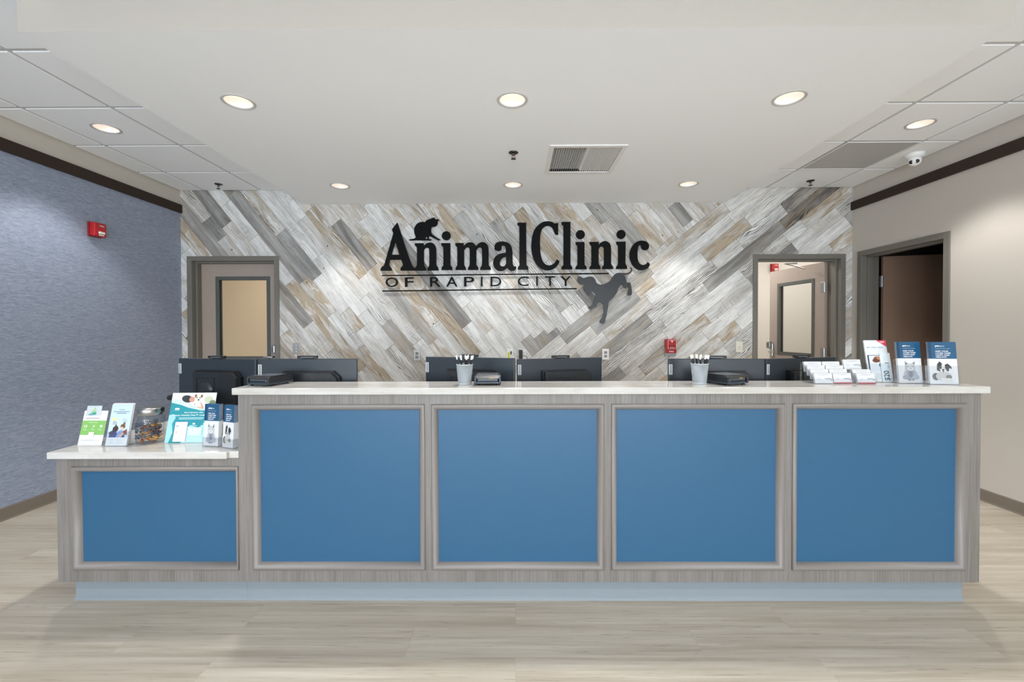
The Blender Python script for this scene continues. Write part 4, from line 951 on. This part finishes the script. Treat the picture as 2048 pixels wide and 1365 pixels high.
def dog_art(a, u, v, s):
    f = lambda x, y: (u+x*s, v+y*s)
    a.ell(u-.28*s, v+.26*s, .15*s, .10*s, '5b5d60'); a.ell(u+.04*s, v+.25*s, .33*s, .13*s, 'c4c4c3'); a.ell(u+.24*s, v+.27*s, .13*s, .06*s, '7d7d78')
    a.poly([f(-.1, .3), f(.3, .3), f(.42, .36), f(.42, .41), f(-.05, .39)], 'dadad8')
    a.poly([f(-.23, .08), f(-.20, -.08), f(-.10, -.16), f(0, -.09), f(-.03, .06), f(-.12, .12)], '3a3b3d'); a.poly([f(.08, -.06), f(.22, -.10), f(.36, -.02), f(.38, .05), f(.28, .02), f(.24, .12), f(.12, .08)], '333436')
    a.ell(u+.02*s, v+.03*s, .14*s, .105*s, 'dcdcda'); a.poly([f(-.13, .04), f(-.12, -.05), f(-.03, -.06), f(-.04, .05)], '3f4042'); a.poly([f(.10, .04), f(.10, -.05), f(.18, -.04), f(.18, .06)], '3f4042')
    a.ell(u-.07*s, v+.01*s, .022*s, .011*s, '111111'); a.ell(u+.12*s, v+.015*s, .022*s, .011*s, '111111')
    a.ell(u+.02*s, v+.105*s, .10*s, .05*s, 'f4f4f2'); a.ell(u+.02*s, v+.075*s, .05*s, .026*s, '1a1a1b'); a.ell(u+.02*s, v+.125*s, .05*s, .020*s, '6d4f4c')
def plan_brochure(name, W_, H_, animal, par, T, hue='27597f'):
    a = Art(W_, H_, .0006, 'e4e5e7', .22); a.rect(0, 0, 1, .40, hue, .22); a.rect(0, 0, .12, .40, '1d4566', .22)
    a.text('paw', .26, .125, H=.042, col='f5f7f9', bold=.03); a.text('plans', .425, .125, H=.045, col='dfe7ee'); a.text('PREVENTIVE CARE', .26, .17, W=.52, H=.018, col='a9c3d6')
    for i, (t_, w_) in enumerate((('KEEP YOUR', .46), ('LOVED ONES', .53), ('HAPPY AND', .49), ('HEALTHY.', .40))): a.text(t_, .26, .235+i*.046, W=w_, H=.028, col='f4f7fa', bold=.03)
    (cat_art if animal == 'cat' else dog_art)(a, .5 if animal == 'cat' else .46, .60, .86)
    return a.build(name, par, T)
def brochure_stack(label, loc, rz, W_, H_, animal, n, lean_a, grp, pitch=.0022, flare=0):
    """n folded brochures in a pocket, each a thing"""
    for i in range(n):
        t = thing('brochure', label if i == 0 else 'blue-topped brochure behind the front one '+grp, 'brochure', loc, rz, None if i == 0 else 'brochures behind the front one '+grp)
        dx = Vector((0, i*pitch, 0)); rot = Matrix.Rotation(rz, 3, 'Z'); off = rot @ dx; t.location = (loc[0]+off.x, loc[1]+off.y, loc[2])
        T = lean(lean_a, .0, 0)
        if i == 0: plan_brochure('cover', W_, H_, animal, t, T)
        else:
            mb = MB(); mb.T = T; hh = H_*(1-.004*(i % 3)); mb.box(-W_/2, W_/2, 0, .0006, 0, hh, M('f0f1f2', .3)); mb.box(-W_/2, W_/2, -.0002, 0, hh*.6, hh, M('27597f', .3)); mb.box(-W_/2, W_/2, .0006, .0008, hh*.6, hh, M('27597f', .3)); mb.T = None; mb.build('cover', t)
def pocket(t, W_, h_, d0, lean_a, H_, front=.085):
    """clear leaning pocket: back sheet, low front wall, two sides, floor; local y grows away from the viewer"""
    s = math.sin(R(lean_a)); k = .0014; q = d0/2
    mb = MB(); f = lambda y, z: (y+z*math.tan(R(lean_a)), z)
    def sheet(y0, z1): return [f(y0, 0), f(y0+k, 0), f(y0+k, z1), f(y0, z1)]
    a, b = -W_/2-.004, W_/2+.004
    mb.prism(sheet(d0, h_), ACR, lambda u, v, w_: (a if w_ == 0 else b, u, v)); mb.build('back_sheet', t)
    mb = MB(); mb.prism(sheet(-.004, front), ACR, lambda u, v, w_: (a if w_ == 0 else b, u, v)); mb.build('front_pocket', t)
    for x in (a, b-k):
        mb = MB(); mb.prism([f(-.004, 0), f(d0+k, 0), f(d0+k, front), f(-.004, front)], ACR, lambda u, v, w_: (x+k*w_, u, v)); mb.build('side_wall', t)
    mb = MB(); mb.box(a, b, -.004, d0+.03, -.0008, .0004, ACR)
    tp = f(d0+k, h_*.55); mb.prism([(d0+.0285, 0), (d0+.03, 0), (tp[0]+.002, tp[1]), (tp[0], tp[1])], ACR, lambda u, v, w_: (a+.01 if w_ == 0 else b-.01, u, v)); mb.build('foot', t)

# --- low counter, from the left
# 1 green and white flyer on a clear stand with a sample card
t = thing('flyer', 'white and green flyer with a sample plastic card, leftmost on the low counter', 'flyer', (-2.149, 2.212, LZ), 0)
a = Art(.122, .174); a.rect(.0, .29, 1, .70, '8cc56a'); a.rect(.02, .285, .98, .292, 'a8d58c')
a.lines(.12, .88, .212, .222, 1, '8f8aa2', .016); a.lines(.28, .76, .335, .34, 1, 'e4f2da', .012)
a.rect(.12, .42, .24, .48, 'eef6e8'); a.ell(.18, .45, .04, .02, 'c78f92'); a.poly([(.47, .48), (.54, .41), (.56, .44), (.52, .48)], 'f0f7ea'); a.rect(.78, .42, .88, .48, 'eef6e8'); a.rect(.32, .40, .323, .58, 'a8d58c'); a.rect(.66, .40, .663, .58, 'a8d58c')
for q in (.10, .43, .74): a.lines(q, q+.17, .52, .56, 3, 'c9e6b8', .008)
a.rect(.38, .62, .60, .78, 'f7f7f5')
a.lines(.08, .85, .84, .87, 2, 'b7b6c3'); a.rect(.08, .95, .5, .956, 'c9c8d0'); a.rect(.72, .95, .88, .956, 'c9c8d0')
a.build('sheet', t, lean(14, .0, .001))
c = Art(.076, .050, .0008, 'd3dce0', .25); c.poly([(.32, .72), (.55, .15), (.62, .22), (.48, .62)], 'a9d27c'); c.poly([(.22, .80), (.55, .62), (.68, .36), (.60, .80)], '54b58b'); c.poly([(.10, .88), (.40, .84), (.74, .68), (.66, .90), (.30, .97)], '3b98a0'); c.rect(.06, .08, .26, .11, 'aebbc2')
T = lean(14, .0, .001) @ Matrix.Translation((-.012, -.0020, .149)); c.build('sample_card', t, T)
mb = MB(); mb.T = lean(14, .0, .001); mb.box(-.064, .064, .001, .0028, 0, .172, ACR); mb.T = None; mb.box(-.064, .064, .0, .095, .0, .0016, ACR); mb.prism([(.093, .0016), (.0945, .0016), (.047, .125), (.0455, .125)], ACR, lambda u, v, w_: (-.04+.08*w_, u, v)); mb.build('clear_stand', t)
# 2 clear holder with pale blue leaflets
t = thing('brochure_holder', 'clear holder left of the glass jar on the low counter', 'brochure holder', (-2.006, 2.200, LZ+.001), 0)
pocket(t, .108, .150, .013, 13, .2, .07)
for i in range(3):
    b_ = thing('leaflet', 'pale blue leaflet with a drawn person and pets, front of the clear holder' if i == 0 else 'plain-backed leaflet tucked behind the pale blue drawn one', 'leaflet', (-2.006+.0012*i, 2.201+.0035*i, LZ+.002), 0, None if i == 0 else 'leaflets behind the pale blue one')
    if i == 0:
        a = Art(.108, .207, .0006, 'cfe3ec'); a.rect(0, .80, 1, 1, 'eef1f3'); a.rect(.36, .125, .64, .14, '8ba0b3'); a.rect(.12, .172, .88, .190, '7f99ae'); a.rect(.28, .212, .74, .230, '7f99ae')
        a.rect(.14, .33, .34, .40, 'f4e6a6'); a.rect(.15, .40, .44, .50, 'eaf3f7'); a.lines(.17, .40, .41, .48, 4, '5d87a1', .012); a.lines(.62, .85, .36, .42, 3, '9fb9c7', .008)
        a.poly([(.10, .80), (.14, .66), (.30, .62), (.46, .70), (.62, .66), (.80, .64), (.84, .80)], '3a4a86'); a.ell(.36, .60, .13, .075, '4a3a3c', .3); a.poly([(.30, .56), (.36, .47), (.40, .53)], '4a3a3c'); a.ell(.20, .70, .12, .035, '54424a')
        a.ell(.66, .56, .085, .055, 'e8c5ae'); a.poly([(.56, .55), (.62, .49), (.74, .47), (.80, .53), (.77, .59), (.70, .55)], '7c5a48'); a.ell(.74, .465, .045, .026, '7c5a48'); a.poly([(.44, .80), (.50, .66), (.64, .62), (.74, .66), (.72, .80)], '8fa9d8'); a.poly([(.55, .76), (.80, .66), (.88, .70), (.62, .80)], 'e2b9a0'); a.poly([(.74, .66), (.90, .60), (.94, .74), (.80, .72)], '9a4640')
        a.lines(.16, .40, .86, .92, 2, 'b5b8bf'); a.lines(.50, .84, .86, .92, 2, 'b5b8bf'); a.build('printed_sheet', b_, lean(13))
    else:
        mb = MB(); mb.T = lean(13); mb.box(-.054, .054, 0, .0006, 0, .209+.0015*i, M('eae4e2', .4)); mb.T = None; mb.build('printed_sheet', b_)
# 3 glass jar with paw prints
JX, JY = -1.897, 2.283
t = thing('treat_jar', 'round glass jar with dark paw prints and a metal lid', 'jar', (JX, JY, LZ))
mb = MB(); mb.lathe([(.0005, .0008), (.055, .0008), (.0605, .007), (.0615, .128), (.058, .138), (.054, .143), (.054, .152)], JAR, 48); mb.build('glass_body', t)
mb = MB(); mb.lathe([(.0565, .145), (.0590, .147), (.0590, .176), (.0570, .1795), (.0005, .1805)], M('a5a5a3', .3, 1), 48); mb.build('lid', t)
PAWM = M('2c4054', .5)
for k in range(20):
    ac = math.pi*(1.03+.94*((k*7) % 20)/20); zc = .026+.090*((k*9) % 20)/20; tilt = (k*1.7) % 1.6-.8; sz = .0125+.003*((k*3) % 3)
    mb = MB()
    for (px_, pz_, rx, rz_) in ((0, -.25, .62, .52), (-.85, .38, .24, .34), (-.32, .82, .25, .36), (.32, .82, .25, .36), (.85, .38, .24, .34)):
        ps = []
        for i in range(14):
            q = 2*math.pi*i/14; u = px_+rx*math.cos(q); v = pz_+rz_*math.sin(q); uu = (u*math.cos(tilt)-v*math.sin(tilt))*sz; vv = (u*math.sin(tilt)+v*math.cos(tilt))*sz
            aa = ac+uu/.0615; ps.append((.0622*math.cos(aa), .0622*math.sin(aa), zc+vv))
        mb.add(ps, [list(range(14))], PAWM)
    mb.build('paw_print', t)
# biscuits in the jar: bone shapes
rnd = random.Random(5); proto = {}
BIS = ['d0994f', 'b8783a', '9c5a34', 'ddb478', '7e5240']
for k in range(64):
    ci = k % 5
    if ci not in proto:
        mb = MB(); out = []
        for i in range(24):
            q = 2*math.pi*i/24; out.append((.0165*math.cos(q)*(1+.12*abs(math.sin(q*2))), .0072*math.sin(q)*(1+1.0*abs(math.cos(q))**2)))
        mb.prism(out, M(BIS[ci], .75, var=.12, sc_=120), lambda u, v, w_: (u, v, -.0035+.007*w_)); o = mb.build('dog_biscuit'); proto[ci] = o
    else: o = proto[ci].copy(); C.objects.link(o)
    lay = k//9; a_ = k*2.39996; rr = .039*math.sqrt(((k % 9)+.4)/9)
    o.location = (JX+rr*math.cos(a_), JY+rr*math.sin(a_), LZ+.018+.0118*lay+.003*rnd.random()); o.rotation_euler = (rnd.uniform(-.5, .5), rnd.uniform(-.5, .5), rnd.random()*6)
    tag(o, ['tan', 'caramel brown', 'reddish brown', 'pale yellow', 'dark brown'][ci]+' bone-shaped dog biscuit inside the paw-print jar', 'dog biscuit', 'dog biscuits in the glass jar')
# 4 teal poster on a stand
t = thing('poster', 'teal and white app poster with a photo of a person hugging a dog', 'poster', (-1.692, 2.262, LZ), R(2))
W_, H_ = .228, .258
a = Art(W_, H_, .0008, 'bfe6ee', .25)
a.poly([(0, .20), (.10, .22), (.30, .26), (.50, .30), (.70, .34), (1, .35), (1, 1), (0, 1)], '2f9aa6'); a.poly([(0, .45), (.10, .43), (.16, .5), (.10, .62), (.14, .8), (.08, 1), (0, 1)], 'a5dbe8'); a.poly([(.40, .72), (.50, .66), (.70, .70), (.85, .62), (1, .64), (1, 1), (.36, 1)], 'b6e2ec')
a.poly([(0, 0), (1, 0), (1, .335), (.84, .34), (.62, .30), (.42, .22), (.22, .15), (0, .13)], 'e7e7e2'); a.poly([(0, .13), (.22, .15), (.42, .22), (.62, .30), (.84, .34), (1, .335), (1, .355), (.7, .36), (.40, .30), (.20, .235), (0, .18)], 'd3eef4')
a.ell(.84, .14, .10, .07, 'cfd3b8'); a.ell(.93, .2, .07, .05, '7f8f72'); a.ell(.35, .125, .125, .072, '3b3a40', .25); a.ell(.46, .135, .065, .055, 'd49d86'); a.poly([(.52, .24), (.62, .14), (.74, .28), (.76, .335), (.62, .30)], 'd9aa90')
a.ell(.60, .12, .085, .075, 'ece6df'); a.ell(.535, .065, .026, .035, '8b6a4c'); a.ell(.67, .07, .026, .03, '8b6a4c'); a.ell(.57, .105, .012, .012, '2a2624'); a.ell(.635, .105, .012, .012, '2a2624'); a.ell(.61, .145, .02, .014, '2a2624'); a.poly([(.54, .19), (.66, .19), (.70, .30), (.56, .27)], 'e8e2dc')
a.ell(.15, .325, .04, .018, 'f3fbfc'); a.ell(.19, .325, .03, .018, 'f3fbfc'); a.rect(.10, .352, .22, .358, 'd3eef2')
a.text('Introducing the', .55, .42, W=.42, H=.034, col='f7fdfe', bold=.02, center=True); a.text('Happy Healthy Pets\u2122 mobile app', .53, .475, W=.88, H=.036, col='f7fdfe', bold=.02, center=True)
a.rect(.24, .500, .80, .511, 'cdeaf0'); a.rect(.24, .526, .78, .537, 'cdeaf0')
a.rect(.18, .585, .46, .975, 'd7a9d4'); a.rect(.188, .592, .452, .975, 'f3f5f6'); a.lines(.21, .42, .63, .94, 9, 'c3ccd2', .006); a.rect(.22, .66, .26, .68, '7f98c8'); a.rect(.22, .78, .25, .80, 'e0b36a')
for q in (.60, .84): a.rect(q-.03, .61, q+.03, .64, 'e9f7f9'); a.rect(q-.08, .658, q+.08, .668, 'd3eef2')
a.rect(.50, .70, .80, .86, 'd9f1f6'); a.lines(.54, .90, .89, .95, 3, 'e3f4f8', .008)
a.build('printed_sheet', t, lean(15, 0, .001))
mb = MB(); mb.T = lean(15, 0, .001); mb.box(-.115, .115, .001, .003, 0, .262, ACR); mb.T = None; mb.box(-.115, .115, 0, .10, .0, .0014, ACR); mb.prism([(.095, .0014), (.0965, .0014), (.053, .185), (.0515, .185)], ACR, lambda u, v, w_: (-.07+.14*w_, u, v)); mb.build('clear_stand', t)
# 5 two angled pockets of blue brochures
for (bx, by, rz, an, n, nm, gp) in ((-1.523, 2.196, -11, 'cat', 10, 'blue brochure with a cat, front of the stack beside the teal poster', 'in the cat pocket beside the teal poster'), (-1.418, 2.164, -22, 'dog', 12, 'blue brochure with a dog, front of the stack against the tall counter', 'in the dog pocket against the tall counter')):
    hw = .090 if an == 'cat' else .082
    t = thing('brochure_holder', 'clear pocket of %s brochures %s' % (an, 'next to the teal poster' if an == 'cat' else 'against the side of the tall counter'), 'brochure holder', (bx, by, LZ+.001), R(rz))
    mb = MB(); mb.box(-hw/2-.002, hw/2+.002, -.003, .031, -.0005, .0006, ACR); mb.box(-hw/2-.002, hw/2+.002, -.003, -.0015, 0, .045, ACR); mb.build('front_pocket', t)
    mb = MB(); mb.box(-hw/2-.002, hw/2+.002, .0295, .031, 0, .03, ACR); mb.build('back_sheet', t)
    for s in (-1, 1):
        mb = MB(); mb.box(s*(hw/2+.0015)-.0006, s*(hw/2+.0015)+.0006, -.003, .031, 0, .045, ACR); mb.build('side_wall', t)
    brochure_stack(nm, (bx, by, LZ+.002), R(rz), hw-.004, .208, an, n, 3.5, gp, .0023)

# --- tall counter right end: business cards and brochure holders
def card_rack(x, y, cols, rows, label, rz=0, back_label=None, names=None):
    cw, chh = .089, .051; W_ = cols*(cw+.006)
    t = thing('business_card_holder', label, 'card holder', (x, y, TZ), rz)
    mb = MB()
    for r in range(rows):
        y0 = r*.026; z0 = .002+r*.0175
        mb.box(0, W_, y0-.002, y0-.0008, 0, z0+.022, ACR)
    mb.box(0, W_, -.002, rows*.026+.008, 0, .0012, ACR); mb.build('tiers', t)
    for s in (0, W_-.0012):
        mb = MB(); mb.prism([(-.002, 0), (rows*.026+.008, 0), (rows*.026+.008, .0175*rows+.03), (rows*.026-.01, .0175*rows+.03), (-.002, .024)], ACR, lambda u, v, w_: (s+.0012*w_, u, v)); mb.build('side_panel', t)
    return t, W_
def cards(x, y, z, lb, grp, red=False, logo=True, rz=0, n=.012):
    t = thing('business_card_stack', lb, 'business cards', (x, y, z), rz, grp)
    a = Art(.088, .051, n, 'e2e2e4', .4); a.rect(.20, .12, .80, .165, 'b3b3c0'); a.rect(.44, .22, .58, .24, 'b9b9c4'); a.lines(.12, .38, .44, .66, 4, 'b9c4d3', .02)
    if logo: a.text('AnimalClinic', .56, .60, W=.36, H=.13, col='7e97a5', bold=.02); a.poly([(.90, .62), (.95, .55), (.97, .66), (.93, .74)], '7e97a5')
    if red: a.rect(0, .90, 1, 1, 'c9464f')
    a.build('top_card', t, lean(14))
BCX, BCY = 1.490, 2.205
card_rack(BCX, BCY, 2, 4, 'clear four-tier rack of business cards beside the last monitor')
tiers = ['front tier', 'second tier from the front', 'third tier from the front', 'back tier']
for r in range(4):
    for c in range(2):
        cards(BCX+.0485+c*.094, BCY+r*.026, TZ+.003+r*.0175, 'white business cards, %s column, %s of the big rack' % (['left', 'right'][c], tiers[r]), 'business cards in the four-tier rack', red=(r == 0 and c == 1))
card_rack(BCX+.205, BCY-.010, 1, 2, 'clear two-tier card rack in front of the brochure holders')
cards(BCX+.2515, BCY-.010, TZ+.003, 'white business cards with a red bottom band in the small two-tier rack', 'business cards in the small racks', red=True)
cards(BCX+.2515, BCY+.016, TZ+.0205, 'white business cards in the back tier of the small two-tier rack', 'business cards in the small racks')
t = thing('business_card_holder', 'clear raised card stand behind the small two-tier rack', 'card holder', (BCX+.245, BCY+.075, TZ))
mb = MB(); mb.box(-.048, .048, -.004, .04, 0, .0014, ACR); mb.prism([(.012, 0), (.0135, 0), (.0135, .072), (.03, .125), (.0285, .125), (.012, .072)], ACR, lambda u, v, w_: (-.047+.094*w_, u, v)); mb.prism([(-.004, .064), (.0135, .064), (.0135, .0655), (-.004, .0655)], ACR, lambda u, v, w_: (-.047+.094*w_, u, v)); mb.build('easel', t)
cards(BCX+.245, BCY+.072, TZ+.066, 'white business cards raised highest on a clear easel stand', 'business cards in the small racks', n=.010)
# tall holder with adoption brochure and $20 coupon
HX, HY = 1.868, 2.262
t = thing('brochure_holder', 'clear holder with the red-cornered adoption leaflet', 'brochure holder', (HX, HY, TZ+.001)); pocket(t, .118, .165, .022, 11, .22, .095)
for i in range(3):
    b_ = thing('leaflet', 'white adoption leaflet with a red corner and a brown puppy' if i == 0 else 'plain white leaflet behind the adoption leaflet', 'leaflet', (HX, HY+.004+.003*i, TZ+.002), 0, None if i == 0 else 'leaflets behind the adoption leaflet')
    a = Art(.113, .216-.001*i, .0006, 'eceded')
    if i == 0:
        a.poly([(.55, 0), (1, 0), (1, .16)], 'e2485a'); a.rect(.72, .03, .92, .045, 'f9dfe1'); a.rect(.76, .055, .90, .062, 'f9dfe1'); a.rect(.08, .160, .24, .188, 'b4c2c6'); a.rect(.29, .160, .54, .188, 'b4c2c6'); a.rect(.59, .160, .84, .188, 'b4c2c6'); a.rect(.08, .225, .92, .229, 'c3cfd2')
        a.rect(.06, .36, .72, .372, '2d2f5a'); a.rect(.06, .36, .12, .72, '2d2f5a'); a.rect(.12, .372, .9, .74, 'dfe6ec'); a.ell(.48, .46, .17, .07, '9a5b3c'); a.ell(.42, .49, .16, .05, '6f4230'); a.ell(.56, .43, .10, .04, 'c58c66'); a.ell(.62, .60, .10, .045, '75777c'); a.poly([(.55, .60), (.58, .53), (.62, .57)], '5b5d62'); a.lines(.30, .62, .80, .92, 6, 'b3bdc3', .006)
    a.build('printed_sheet', b_, lean(11))
t = thing('coupon', 'white coupon printed with a sideways 20 dollars off', 'coupon', (HX+.034, HY-.0018, TZ+.002), R(-2))
a = Art(.052, .150, .0006, 'e6ecef'); a.text('$20', .78, .95, W=.34*.150/.052, H=.60*.052/.150, col='1d4048', bold=.015, vert=True); a.text('OFF', .84, .52, W=.10*.150/.052, H=.06, col='4a9a8a', vert=True)
a.lines(.30, .62, .12, .34, 5, 'a3b0b6', .008); a.rect(.40, .33, .80, .36, '7b8b92'); a.build('printed_sheet', t, lean(11))
for (bx, by, rz, an, lb, l2) in ((1.976, 2.212, 3, 'cat', 'blue and white brochure with a grey cat, in the middle holder', 'clear holder with the cat brochure on the tall counter'),
                                 (2.098, 2.168, -8, 'dog', 'blue and white brochure with a black and white dog, rightmost', 'clear holder with the dog brochure at the counter end')):
    t = thing('brochure_holder', l2, 'brochure holder', (bx, by, TZ+.001), R(rz), None); pocket(t, .127, .12, .020, 6, .21, .09)
    brochure_stack(lb, (bx, by+.001, TZ+.002), R(rz), .123, .207, an, 4, 6, 'in the clear holder showing a %s' % an, .003)
